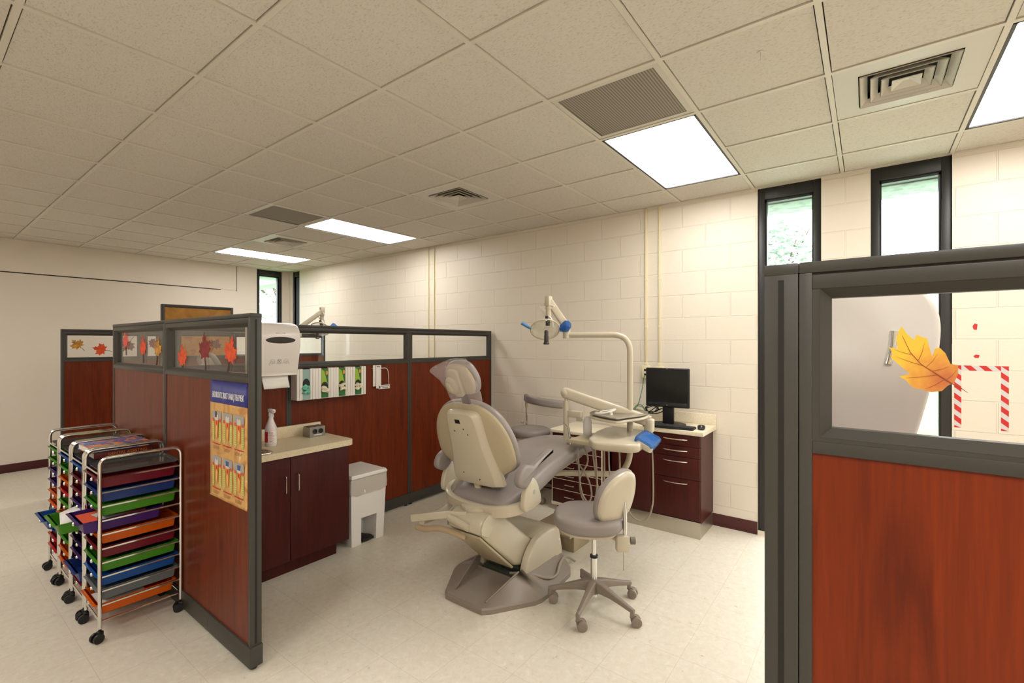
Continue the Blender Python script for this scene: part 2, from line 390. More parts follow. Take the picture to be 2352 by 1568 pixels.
for k, (a, b) in enumerate(diffs):
    t = thing('air_diffuser', ['square air diffuser with slanted vanes at upper right, beside the window-side light', 'square air diffuser with nested vanes in the middle of the ceiling', 'small-looking far air diffuser beside the distant ceiling light'][k], 'air vent', (a*U+U/2, b*U+U/2, H), group='air diffusers')
    mb = MB(); R = U/2-.0145; q = .19
    for (x0, y0, x1, y1) in ((-R, -R, R, -q), (-R, q, R, R), (-R, -q, -q, q), (q, -q, R, q)): mb.box((x0, y0, .0035), (x1, y1, .0085))
    mb.build('face_plate', STONEP, t)
    MB().box((-q-.01, -q-.01, .075), (q+.01, q+.01, .08)).box((-q-.012, -q-.01, .008), (-q, q+.01, .08)).box((q, -q-.01, .008), (q+.012, q+.01, .08)).box((-q, -q-.012, .008), (q, -q, .08)).box((-q, q, .008), (q, q+.012, .08)).build('duct_neck', FRAMED, t)
    for i in range(4):
        o_ = q-.004-i*.043; mb = MB()
        sq = lambda h, z: [Vector((h*c, h*d, z)) for c, d in ((1, 1), (-1, 1), (-1, -1), (1, -1))]
        if i < 3: mb.rings([sq(o_, -.004), sq(o_, -.001), sq(o_-.030, .028), sq(o_-.033, .028), sq(o_-.003, -.004)], (False, False))
        else: mb.rings([sq(o_, -.004), sq(o_, 0), sq(.012, .02)], (False, True)); mb.rings([sq(o_, -.004), sq(.012, .016)], (False, True))
        mb.build('louver', STONEP, t, ang=20)
LOUV = mat('grey_grille', (140, 131, 120), .7); t_ = NT(LOUV); v_ = t_.coords(); wv = t_.add('ShaderNodeTexWave', i_Scale=22, bands_direction='Y'); t_.link(v_, wv.inputs['Vector'])
t_.link(t_.ramp(wv.outputs[0], [(.2, lin((118, 108, 98))), (.7, lin((158, 148, 136)))]), t_.b.inputs['Base Color'])
for k, (a, b) in enumerate(grilles):
    t = thing('return_grille', ['large grey return air grille beside the bright ceiling light', 'small-looking grey return air grille in the far ceiling'][k], 'air vent', (a*U+U/2, b*U+U/2, H), group='return air grilles')
    R = U/2-.0145; q = R-.028; mb = MB()
    for (x0, y0, x1, y1) in ((-R, -R, R, -q), (-R, q, R, R), (-R, -q, -q, q), (q, -q, R, q)): mb.box((x0, y0, .0035), (x1, y1, .010))
    mb.build('frame', STONEP, t)
    MB().box((-q, -q, .008), (q, q, .012)).build('perforated_panel', LOUV, t)
t = MB().lathe([(.014, -.003), (.014, 0), (.004, .001)], 12).tube([(0, 0, 0), (0, 0, -.02), (.006, 0, -.032), (.012, 0, -.026)], .0018, 6).build('ceiling_hook', STONEP)
t.location = (2.05, -1.60, H+.0055); tag(t, 'small white hook screwed into a ceiling tile near the top edge', 'hook')

# ------------------------------------------------------------------ outside
GRASS = m_marble('lawn_green', [(.3, (80, 116, 60)), (.7, (116, 150, 84))], 6, .9)
CONC = mat('pale_concrete', (205, 208, 205), .8)
EAVEM = m_stone('eave_concrete', (176, 186, 186), (150, 160, 160), 14, .9)
mb = MB().box((4.31, -60, -.45), (90, 60, -.25)).box((-60, 6.72, -.45), (4.31, 60, -.25)); struct(mb, 'lawn', GRASS)
struct(MB().box((7.0, -50, -.25), (11.5, 50, -.235), M=I4), 'street_pavement', CONC)
mb = MB().box((4.31, -12, 2.80), (4.72, 14, 3.3), .01).box((-6, 6.72, 2.80), (4.31, 7.13, 3.3), .01); struct(mb, 'roof_eave', EAVEM)
LEAFM = mat('tree_leaves', (190, 204, 190), .8); BARK = mat('tree_bark', (95, 80, 66), .9)
def tree(name, label, loc, h, spread, n, cat='tree', seed=1):
    rnd = random.Random(seed); t = thing(name, label, cat, loc); mb = MB(); tips = []
    if h > 1.5:
        mb.tube([(0, 0, 0), (.05, .03, h*.35), (0, .1, h*.6)], [h*.03, h*.02, h*.012], 8)
        for i in range(12):
            a = rnd.random()*6.28; z0 = h*rnd.uniform(.25, .6); r = spread*rnd.uniform(.5, .95); e = (r*math.cos(a), r*math.sin(a), z0+h*rnd.uniform(.12, .38))
            mb.tube([(0, 0, z0), (e[0]*.5, e[1]*.5, (z0+e[2])/2+.1), e], [h*.008, h*.005, h*.002], 5); tips.append(e)
        mb.build('trunk', BARK, t)
    mb = MB()
    for i in range(n):
        while 1:
            p = Vector((rnd.uniform(-1, 1), rnd.uniform(-1, 1), rnd.uniform(-1, 1)))
            if p.length < 1 and noise.noise(p*2.2+Vector((seed, 0, 0))) > -.08: break
        c = Vector((p.x*spread, p.y*spread, h*.62+p.z*h*.40)); s = h*.022+.012
        q = Matrix.Rotation(rnd.random()*6.28, 3, 'Z') @ Matrix.Rotation(rnd.random()*3.1, 3, 'X')
        mb._f([mb.bm.verts.new(c+q @ Vector(v)) for v in ((-s, 0, 0), (0, -s*.5, 0), (s, 0, 0), (0, s*.5, 0))])
    mb.build('foliage', LEAFM, t); return t
tree('tree', 'leafy tree outside the tall window beside the near partition', (13.84, -.06, -.25), 5.2, .95, 2600, seed=3)
tree('tree', 'spreading tree seen through the far corner window', (9.6, 17.5, -.25), 6.5, 3.6, 4200, seed=8)
tree('shrub', 'low round green shrub outside between the window and the pavement', (11.9, -3.15, -.235), .55, .55, 900, 'shrub', 5)
# ------------------------------------------------------------------ office partitions
PT = .0275
def ring_frame(mb, x0, x1, z0, z1, d=.016, th0=.0268, th1=.009):
    """bevelled frame lip around an opening, both sides"""
    for s in (-1, 1):
        o = [(x0, z0), (x1, z0), (x1, z1), (x0, z1)]; i_ = [(x0+d, z0+d), (x1-d, z0+d), (x1-d, z1-d), (x0+d, z1-d)]
        for k in range(4):
            a, b = o[k], o[(k+1) % 4]; c, e = i_[(k+1) % 4], i_[k]
            mb.quad([(a[0], s*th0, a[1]), (b[0], s*th0, b[1]), (c[0], s*th1, c[1]), (e[0], s*th1, e[1])])
            mb.quad([(e[0], s*th1, e[1]), (c[0], s*th1, c[1]), (c[0], 0, c[1]), (e[0], 0, e[1])])
def panel(label, loc, rz, L, wood=WOODP, ends=(False, False), stack=False, board=None, group='wood and glass office partitions'):
    t = thing('partition_panel', label, 'partition', loc, rz, group); S = .021; Z0, Z1 = 1.405, 1.75
    mb = MB()
    for a, b in ((.0008, S), (L-S, L-.0008)): mb.box((a, -PT, .10), (b, PT, Z1-.02), .0015)
    mb.box((S, -PT, Z0), (L-S, PT, Z0+.022), .0015); mb.box((S, -PT, Z1-.05), (L-S, PT, Z1-.024), .0015)
    mb.box((S, -.0262, Z0+.022), (S+.012, .0262, Z1-.05)); mb.box((L-S-.012, -.0262, Z0+.022), (L-S, .0262, Z1-.05)); mb.box((S+.012, -.0262, Z0+.022), (L-S-.012, .0262, Z0+.030)); mb.box((S, -.022, Z1-.026), (L-S, .022, Z1-.018))
    ring_frame(mb, S+.012, L-S-.012, Z0+.03, Z1-.05)
    if stack:
        for a, b in ((.002, .03), (L-.03, L-.002)): mb.box((a, -PT, Z1), (b, PT, 2.07), .0015)
        mb.box((.03, -PT, 2.035), (L-.03, PT, 2.07), .0015)
    mb.build('frame', FRAME, t)
    if ends[0] or ends[1]:
        mb = MB()
        if ends[0]: mb.box((-.0006, -.0045, .13), (.004, .0045, Z1-.03))
        if ends[1]: mb.box((L-.004, -.0045, .13), (L+.0006, .0045, Z1-.03))
        mb.build('end_slot', FRAMED, t)
    MB().box((0, -.029, Z1-.021), (L, .029, Z1), .004).build('top_cap', FRAME, t)
    MB().box((S-.001, -.0225, .10), (L-S+.001, .0225, Z0+.002)).build('wood_panel', wood, t)
    if board: MB().box((S+.02, -.015, Z0+.04), (L-S-.02, .015, Z1-.06)).build('tackboard', board, t)
    else: MB().box((S+.02, -.003, Z0+.04), (L-S-.02, .003, Z1-.06)).build('glass_pane', GLASS, t)
    if stack: MB().box((.03, -.02, Z1+.001), (L-.03, .02, 2.036)).build('tackboard', board, t)
    mb = MB(); mb.box((-.004 if ends[0] else 0, -.0315, .018), (L+(.004 if ends[1] else 0), .0315, .118), .003)
    for s in (-1, 1): mb.box((L*.42, s*.0312, .045), (L*.42+.07, s*.0322, .085)); 
    mb.build('base_rail', FRAME, t)
    for x in ((.03, L-.03)): MB().cyl((x, 0, 0), (x, 0, .02), .018, n=12).build('glide_foot', BLACK, t)
    return t
TACK = m_marble('ochre_tackboard', [(.3, (168, 116, 52)), (.7, (196, 146, 76))], 7, .85, 1.)
XA = .786; YB = 1.6575; YD = 4.73
panel('foreground partition carrying the root canal poster, its slotted end nearest the camera', (XA, .41, 0), PI/2, 1.20, ends=(True, False))
panel('partition behind the drawer carts, continuing from the one with the poster', (XA, 1.61, 0), PI/2, 1.18, ends=(False, True))
panel('short partition behind the sink cabinet and paper towel dispenser', (.815, YB, 0), 0, .765)
panel('wide partition behind the glove boxes and the white step bin', (1.58, YB, 0), 0, 1.215)
panel('partition ending at the block wall, right of the glove boxes', (2.795, YB, 0), 0, 1.265, ends=(False, True))
panel('left-hand far partition with two leaf cutouts, beyond the drawer carts', (.76, YD, 0), 0, .69, ends=(True, False))
panel('narrow far partition beside the tall ochre tackboard', (1.45, YD, 0), 0, .18)
panel('tall far partition topped with ochre tackboard', (1.63, YD, 0), 0, .79, stack=True, board=TACK)
panel('far partition right of the tall tackboard, hidden behind the towel dispenser', (2.42, YD, 0), 0, .66)
panel('far partition with its free end seen through the glass above the glove boxes', (3.08, YD, 0), 0, .66, ends=(False, True))
panel('nearest partition at the right edge with bright cherry wood and a big yellow leaf', (.7415, -1.8792, 0), -PI/2, 1.22, wood=WOODC)
panel('end-on partition forming the dark slotted post by the tall window', (.714, -1.851, 0), 0, .74, ends=(True, False))

# ------------------------------------------------------------------ paper autumn leaves
def leafmat(name, c0, c1):
    m = mat(name, c0, .6); t = NT(m); tc = t.add('ShaderNodeTexCoord'); n = t.add('ShaderNodeTexNoise', i_Scale=30, i_Detail=4); t.link(tc.outputs['Object'], n.inputs['Vector'])
    t.link(t.ramp(n.outputs[0], [(.35, lin(c1)), (.6, lin(c0))]), t.b.inputs['Base Color']); return m
LM = {'orange': leafmat('orange_leaf', (226, 84, 34), (190, 60, 30)), 'gold': leafmat('gold_leaf', (206, 150, 50), (130, 80, 40)), 'red': leafmat('dark_red_leaf', (140, 32, 34), (96, 24, 26)),
      'plum': leafmat('plum_leaf', (128, 62, 56), (96, 50, 48)), 'tan': leafmat('tan_leaf', (176, 116, 54), (140, 96, 50)), 'pink': leafmat('coral_leaf', (216, 92, 74), (200, 80, 70))}
MAPLE = [(0, -.42), (.08, -.30), (.34, -.36), (.28, -.22), (.50, -.08), (.40, .0), (.46, .22), (.27, .16), (.22, .24), (.12, .18), (.16, .40), (.08, .36), (0, .55), (-.08, .36), (-.16, .40), (-.12, .18), (-.22, .24), (-.27, .16), (-.46, .22), (-.40, 0), (-.50, -.08), (-.28, -.22), (-.34, -.36), (-.08, -.30)]
def leaf(label, loc, rz, tilt, size, col, group=None):
    """leaf lying flat against a vertical pane; rz turns the pane, tilt rolls the leaf"""
    t = thing('paper_leaf', label, 'leaf decoration', loc, rz, group)
    M = Matrix.Rotation(PI/2, 4, 'X') @ Matrix.Rotation(tilt, 4, 'Z')
    MB().prism([(x*size, y*size) for x, y in MAPLE], 0, .0008, M).build('blade', LM[col], t)
    MB().tube([M @ Vector((0, -.36*size, .0005)), M @ Vector((.03*size, -.58*size, .001)), M @ Vector((.0, -.78*size, .001))], size*.018, 5).build('stem', mat('leaf_stem', (80, 50, 40), .7), t)
G = 'paper autumn leaves on the partition glass'
fy = YD-.0045
leaf('gold paper leaf on the far left partition glass, left of the bright orange one', (.885, fy, 1.59), 0, .7, .12, 'gold', G)
leaf('orange maple leaf cutout on the far left partition glass', (1.075, fy, 1.535), 0, 1.3, .135, 'orange', G)
leaf('plum maple leaf seen through the poster partition glass, against ochre tackboard', (2.21, YD-.016, 1.59), 0, -.5, .15, 'plum', G)
leaf('maroon maple leaf beside the narrow far partition post', (1.555, fy, 1.60), 0, -1.4, .12, 'red', G)
leaf('small tan leaf on the ochre tackboard, upper of two', (1.915, YD-.016, 1.665), 0, .4, .085, 'tan', G)
leaf('small tan leaf on the ochre tackboard, lower of two', (1.96, YD-.016, 1.50), 0, 1.2, .085, 'tan', G)
leaf('dull plum leaf seen through the carts partition glass', (1.31, fy, 1.575), 0, 2.6, .15, 'plum', G)
xa = XA-.0045
leaf('coral leaf at the far end of the glass behind the carts', (xa, 2.55, 1.625), -PI/2, .2, .15, 'pink', G)
leaf('orange leaf low in the glass behind the carts', (xa, 2.13, 1.575), -PI/2, .1, .15, 'orange', G)
leaf('gold leaf on the glass behind the carts, nearest the panel joint', (xa, 1.82, 1.57), -PI/2, -.2, .15, 'gold', G)
leaf('orange leaf at the left of the poster partition glass', (xa, 1.375, 1.52), -PI/2, .1, .15, 'orange', G)
leaf('dark red maple leaf in the middle of the poster partition glass', (xa, 1.03, 1.575), -PI/2, .1, .17, 'red', G)
leaf('bright red-orange leaf on the right of the poster partition glass', (xa, .69, 1.56), -PI/2, -.3, .16, 'orange', G)
OAK = [(-.035, .061), (-.028, .048), (-.019, .038), (-.016, .047), (-.007, .042), (-.003, .041), (0, .026), (.003, .011), (.007, .024), (.012, .026), (.019, .017), (.025, 0), (.034, -.002), (.034, -.016), (.029, -.031), (.022, -.035), (.015, -.044), (.002, -.047), (-.009, -.043), (-.02, -.041), (-.027, -.033), (-.028, -.03), (-.038, -.023), (-.024, -.018), (-.035, -.007), (-.047, .006), (-.049, .012), (-.046, .014), (-.051, .026), (-.04, .023), (-.042, .041), (-.039, .053)]
m = mat('yellow_oak_leaf', (222, 160, 40), .55); t_ = NT(m)
v_ = t_.coords((1, 1, 1)); gr = t_.add('ShaderNodeVectorMath', operation='DISTANCE'); gr.inputs[1].default_value = (.018, 0, -.026); t_.link(v_, gr.inputs[0])
n_ = t_.add('ShaderNodeTexNoise', i_Scale=60, i_Detail=4); t_.link(v_, n_.inputs['Vector'])
ma = t_.add('ShaderNodeMath', operation='MULTIPLY_ADD'); t_.link(n_.outputs[0], ma.inputs[0]); ma.inputs[1].default_value = .045; t_.link(gr.outputs['Value'], ma.inputs[2])
t_.link(t_.ramp(ma.outputs[0], [(.028, lin((186, 104, 56))), (.055, lin((208, 144, 58))), (.085, lin((224, 182, 56)))]), t_.b.inputs['Base Color'])
t = thing('oak_leaf_decoration', 'large yellow oak-shaped leaf on the nearest partition glass', 'leaf decoration', (.7355, -2.06, 1.57), -PI/2)
M = Matrix.Rotation(PI/2, 4, 'X')
MB().prism(OAK, 0, .0007, M).build('blade', m, t)
VEIN = mat('leaf_vein_brown', (150, 76, 40), .7)
mb = MB()
mb.tube([M @ Vector((x, y, .0012)) for x, y in ((.026, -.031), (.010, -.018), (-.010, -.002), (-.024, .018), (-.034, .045))], [.0009, .0007, .0005, .0004, .0002], 5)
for a, b in (((.004, -.012), (.024, -.004)), ((-.004, -.006), (.010, .016)), ((-.014, .004), (-.006, .034)), ((-.022, .014), (-.045, .022)), ((-.008, -.004), (-.042, .010)), ((.010, -.018), (-.030, -.025)), ((.018, -.025), (-.005, -.042)), ((.020, -.026), (.032, -.010))):
    mb.tube([M @ Vector((*a, .0011)), M @ Vector(((a[0]+b[0])/2+.001, (a[1]+b[1])/2-.001, .0011)), M @ Vector((*b, .0010))], [.0004, .0003, .0001], 4)
mb.build('vein', VEIN, t)
MB().tube([M @ Vector((.026, -.031, .0012)), M @ Vector((.036, -.037, .0012)), M @ Vector((.045, -.045, .0012))], [.0009, .0007, .0004], 5).build('stem', VEIN, t)

# ------------------------------------------------------------------ poster
t = thing('treatment_poster', 'root canal treatment poster with blue heading on the foreground partition', 'poster', (XA-.0275, .67, 0), -PI/2)
W2 = .224; Mp = Matrix.Translation((0, .0045, 0)) @ Matrix.Rotation(PI/2, 4, 'X')
def pz(x, z): return (x, z)
mb = MB(); NP = 14
cols = []
for i in range(NP+1):
    x = -W2+2*W2*i/NP; d = .0015+.001*math.sin(i*1.3); cols.append((x, d))
rowz = [1.402, 1.283, 1.27, 1.1, .95, .85, .79, .776]
V = [[mb.bm.verts.new((x, -(d+(.003 if r == len(rowz)-1 else 0))+.0045, z)) for x, d in cols] for r, z in enumerate(rowz)]
for r in range(len(rowz)-1):
    for i in range(NP):
        mb.k = 0 if r >= 1 else 1; mb._f([V[r][i], V[r][i+1], V[r+1][i+1], V[r+1][i]])
OCH = m_marble('ochre_marbled_paper', [(.3, (176, 124, 66)), (.5, (206, 160, 98)), (.66, (214, 170, 108)), (.72, (232, 208, 168))], 6, .45, 2.5)
BLUE = mat('poster_blue', (24, 34, 120), .4)
bk = mb.build('sheet', [OCH, BLUE], t); sm = bk.modifiers.new('thickness', 'SOLIDIFY'); sm.thickness = .0006; sm.offset = 0
WH = mat('printed_white', (232, 232, 232), .6)
text('heading', 'ENDODONTIC (ROOT CANAL) TREATMENT', .046, WH, t, T(0, .0004, 1.325) @ Matrix.Rotation(PI/2, 4, 'X'), sx=.415)
GREYP = mat('poster_grey', (160, 156, 152), .6); BONE = mat('poster_bone', (206, 200, 110), .6); BONEL = mat('poster_bone_dark', (70, 84, 48), .6); ROOT = mat('poster_root', (222, 120, 50), .6); PULP = mat('poster_pulp', (190, 50, 40), .6); GUM = mat('poster_gum', (206, 82, 64), .6)
mb = MB()
Mq = T(0, .0008, 0) @ Matrix.Rotation(PI/2, 4, 'X')
for r in range(2):
    zt = 1.235 if r == 0 else .995
    for c in range(3):
        cx = -.135+c*.135; z = zt-.012*c*0
        mb.mi(0).poly(rrect(.115, .045, .006, 2, cx, z-.02), .0003, Mq)
        for dx in (-.042, .042):                                   # bone columns either side with gum cap
            mb.mi(1).poly(rrect(.024, .12, .01, 3, cx+dx, z-.10), .0004, Mq); mb.mi(5).poly(rrect(.022, .02, .009, 3, cx+dx, z-.045), .0005, Mq)
            for k in range(9):
                zz = z-.058-k*.0115; mb.mi(2).quad([Mq @ Vector((cx+dx-.009, zz, .0007)), Mq @ Vector((cx+dx, zz-.005, .0007)), Mq @ Vector((cx+dx+.009, zz, .0007)), Mq @ Vector((cx+dx, zz-.0025, .0007))])
        mb.mi(3).poly([(cx-.022, z-.045), (cx+.022, z-.045), (cx+.017, z-.10), (cx+.012, z-.15), (cx, z-.09), (cx-.012, z-.15), (cx-.017, z-.10)], .0005, Mq)
        mb.mi(1).poly([(cx-.009, z-.075), (cx, z-.06), (cx+.009, z-.075), (cx+.004, z-.14), (cx-.004, z-.14)], .0007, Mq)
        mb.mi(4).poly([(cx-.006, z-.05), (cx+.006, z-.05), (cx+.010, z-.085), (cx, z-.066), (cx-.010, z-.085)], .0009, Mq)
        mb.mi(6).poly([(cx-.020, z-.045), (cx+.020, z-.045), (cx+.022, z-.02), (cx+.012, z-.012), (cx, z-.022), (cx-.012, z-.012), (cx-.022, z-.02)], .0009, Mq)
        if (r, c) == (0, 0): mb.mi(7).poly([(cx-.018, z-.03), (cx+.002, z-.03), (cx+.002, z), (cx-.014, z+.004)], .0012, Mq)
        if (r, c) in ((1, 1), (1, 2)): mb.mi(8).poly([(cx-.018, z-.032), (cx+.018, z-.032), (cx+.018, z-.008), (cx-.018, z-.006)], .0012, Mq)
        mb.mi(4).poly([(cx-.052, z-.168), (cx+.052, z-.168), (cx+.052, z-.172), (cx, z-.1745), (cx-.052, z-.172)], .0006, Mq)
        for k in range(3): mb.mi(9).poly([(cx-.045, z-.185-k*.006), (cx+.035-k*.006, z-.185-k*.006), (cx+.035-k*.006, z-.1868-k*.006), (cx-.045, z-.1868-k*.006)], .0005, Mq)
mb.build('tooth_illustration', [GREYP, BONE, BONEL, ROOT, PULP, GUM, mat('poster_crown', (206, 196, 180), .6), BLACK, mat('poster_filling', (72, 92, 140), .6), mat('poster_caption', (140, 96, 56), .7)], t)

# ------------------------------------------------------------------ striped tape on the block wall
REDT = mat('red_tape', (200, 34, 30), .45); WT = mat('grey_white_tape', (206, 203, 200), .45)
def tape(label, y0, y1, z0, z1, name='striped_tape'):
    t = thing(name, label, 'tape', (WX, 0, 0)); L = max(y1-y0, z1-z0); hor = (y1-y0) > (z1-z0); w_ = min(y1-y0, z1-z0)
    MB().box((-.0007, y0, z0), (0, y1, z1)).build('backing', WT, t); mb = MB(); p = .074; n = int(L/p)+2; s = w_*.9
    for k in range(n):
        a = k*p-p*.5; q = [(a, 0), (a+p*.5, 0), (a+p*.5+s, w_), (a+s, w_)]
        # clip along the strip
        q2 = [(min(max(u_, 0), L), v_) for u_, v_ in q]
        if q2[1][0]-q2[0][0] < .004 and q2[2][0]-q2[3][0] < .004: continue
        P = [(-.0011, y0+u_, z0+v_) if hor else (-.0011, y1-v_, z0+L-u_) for u_, v_ in q2]
        mb.quad(P if True else P)
    mb.build('stripe', REDT, t)
tape('red and white striped tape upright nearest the window frame', -2.488, -2.452, 1.03, 1.452)
tape('red and white striped tape upright farther from the window', -2.712, -2.676, 1.03, 1.452)
tape('red and white striped tape across the top of the taped square', -2.676, -2.488, 1.418, 1.452)
rd = random.Random(4)
for k, (yy, zz, lab) in enumerate(((-2.555, 1.713, 'upper small red scrap of tape stuck on the block wall'), (-2.562, 1.515, 'lower small red scrap of tape stuck on the block wall'))):
    o = MB().prism([(a*(.013 if k == 0 else .016), b*(.022 if k == 0 else .012)) for a, b in ((-.6, -1), (.5, -.9), (1, .1), (.2, 1), (-.9, .7))], 0, .0012, basis((WX, yy, zz), (0, 1, 0), (0, 0, 1), (-1, 0, 0))).build('tape_scrap', REDT); tag(o, lab, 'tape', 'red tape scraps')

# ------------------------------------------------------------------ conduits and outlets on the block wall
for k, (yy, z0, lab) in enumerate(((2.752, 0.11, 'left one of the distant pair of cream wall conduits'), (2.641, .11, 'right one of the distant pair of cream wall conduits'),
                                   (-.288, 1.386, 'cream wall conduit dropping to the outlet with the green cable'), (-.42, 1.386, 'cream wall conduit behind the computer monitor'))):
    t = thing('wall_conduit', lab, 'conduit', (WX, yy, 0), group='surface wall conduits')
    MB().box((-.018, -.010, z0), (0, .010, H-.004), .003).build('channel', CREAM, t)
    if k >= 2: MB().box((-.021, -.016, z0), (0, .016, z0+.03), .003).build('end_fitting', CREAM, t)
    for z in (2.2, 1.75): MB().box((-.0195, -.0135, z), (0, .0135, z+.018), .002).build('clip', CREAM, t)
for k, (yy, lab) in enumerate(((-.288, 'cream outlet box with green cable, left of the monitor'), (-.42, 'cream outlet box half hidden behind the monitor'))):
    t = thing('outlet_box', lab, 'outlet', (WX, yy, 1.325), group='surface outlet boxes')
    MB().box((-.035, -.038, -.062), (0, .038, .062), .004).build('box', CREAM, t); MB().box((-.038, -.034, -.056), (-.035, .034, .056), .001).build('cover_plate', CREAM, t)
    for z in (-.03, .012): MB().box((-.040, -.010, z), (-.038, .010, z+.018)).build('socket', FRAMED, t)
# ------------------------------------------------------------------ paper towel dispensers
DPROF = [(0, 0), (.185, 0), (.20, .02), (.222, .10), (.243, .20), (.25, .27), (.243, .315), (.222, .35), (.18, .378), (.10, .393), (0, .398)]
def dispenser(label, loc, rz, group='paper towel dispensers'):
    t = thing('towel_dispenser', label, 'paper towel dispenser', loc, rz, group); W_ = .30
    # local: x across, -y out of the wall, z up
    mb = MB(); pr = [(p.x, p.y) for p in catmull([(a, b, 0) for a, b in [(q*.9, z) for q, z in DPROF]], 4)]
    rs = []
    for x, k in ((-W_/2, 1.), (-W_/2+.0006, .5), (-W_/2+.004, .15), (-W_/2+.012, 0), (W_/2-.012, 0), (W_/2-.004, .15), (W_/2-.0006, .5), (W_/2, 1.)):
        d = .012*k; rs.append([Vector((x, -max(a-d, 0), min(max(b, d*.6), .398-d))) for a, b in pr])
    mb.rings(rs); mb.build('cover', WHITEG, t, ang=50)
    n = 28; mb = MB()
    def surf(z):
        for (a, b), (c, d) in zip(pr[1:], pr[2:]):
            if b <= z <= d and d > b: return a+(c-a)*(z-b)/(d-b)
        return .25
    V = [mb.bm.verts.new((.108*math.cos(2*PI*i/n), -(surf(.262+.024*math.sin(2*PI*i/n))+.001), .262+.024*math.sin(2*PI*i/n))) for i in range(n)]; mb._f(V)
    mb.build('viewing_window', mat('smoked_window', (38, 34, 32), .12), t)
    mb = MB()
    for s in (-1, 1):
        mb.tube([(s*(W_/2+.0008), -.148, .268), (s*(W_/2+.0008), -.146, .235), (s*(W_/2+.0008), -.138, .195)], [.007, .006, .007], 10)
    mb.build('latch', CHROME, t)
    sl = math.atan2(.222-.20, .08)
    Ms = lambda x, z: T(x, -(surf(z)+.0006), z) @ Matrix.Rotation(PI/2+.22, 4, 'X')
    text('maker_mark', 'KIMBERLY-CLARK', .0085, mat('grey_print', (110, 104, 98), .7), t, Ms(0, .312), sx=1.1)
    mb = MB()
    for k in range(3):
        M = Ms(-.05+k*.05, .108); mb.tube([M @ Vector((x, y, 0)) for x, y in ell(.017, .017, 20)], .0006, 4, closed=True)
        if k == 1: mb.tube([M @ Vector((-.010, -.012, 0)), M @ Vector((.010, .012, 0))], .0012, 4).tube([M @ Vector((.010, -.012, 0)), M @ Vector((-.010, .012, 0))], .0012, 4)
        else: mb.tube([M @ Vector((-.007, .002, 0)), M @ Vector((.007, .002, 0))], .0013, 4); mb.tube([M @ Vector((-.003, -.010, 0)), M @ Vector((.003, -.010, 0))], .0013, 4)
    M = Ms(0, .09); mb.tube([M @ Vector((x, y, 0)) for x, y in [(-.07, -.006), (-.074, .004), (-.06, .018), (-.03, .004), (0, .0), (.03, .004), (.06, .018), (.074, .004), (.07, -.006)]], .0005, 4)
    mb.build('instruction_icon', mat('dark_print', (60, 55, 50), .7), t)
    mb = MB(); n = 26; A_ = []; B_ = []
    pts = []
    for i in range(n+1):
        x = -.10+.19*i/n; w_ = .004*math.sin(x*30)
        r = [(x, -.150, .01), (x-.002, -.157+w_*.3, -.03), (x+.002, -.165+w_, -.06), (x+.004, -.171+w_*1.4, -.088-(.004 if i % 2 else 0))]
        pts.append([mb.bm.verts.new(p) for p in r])
    for a, b in zip(pts, pts[1:]):
        for j in range(3): mb._f([a[j], b[j], b[j+1], a[j+1]])
    o = mb.build('paper_towel', PAPER, t); sm = o.modifiers.new('thickness', 'SOLIDIFY'); sm.thickness = .0004
    return t
dispenser('white paper towel dispenser with a hanging towel above the sink counter', (1.405, YB-.0275, 1.362), 0)
dispenser('rounded grey-white towel dispenser seen through the nearest partition glass', (1.195, -1.8785, 1.362), 0)

# ------------------------------------------------------------------ glove boxes and holders
GREENB = mat('green_carton', (46, 110, 50), .5); LIME = mat('lime_print', (150, 186, 60), .5); TEALB = mat('teal_carton', (150, 178, 170), .55)
def crumple(mb, c, r, seed, n=9, sz=(1, .7, 1.2)):
    rnd = random.Random(seed)
    for i in range(n):
        p = Vector(c)+Vector((rnd.uniform(-1, 1)*r*sz[0]*.6, rnd.uniform(-1, .3)*r*sz[1]*.6, rnd.uniform(-1, .8)*r*sz[2]*.7)); s = r*rnd.uniform(.3, .6)
        q = Matrix.Rotation(rnd.random()*6, 4, 'Z') @ Matrix.Rotation(rnd.random()*6, 4, 'X'); rs = []
        for j in range(6):
            t = j/5; rad = s*(.15+math.sin(PI*t)); rs.append([Matrix.Translation(p) @ q @ Vector((rad*math.cos(a)*(1+.35*math.sin(3*a+seed+j)), rad*.45*math.sin(a), (t-.5)*2.2*s)) for a in [2*PI*k/12 for k in range(12)]])
        mb.rings(rs)
x0 = 1.596
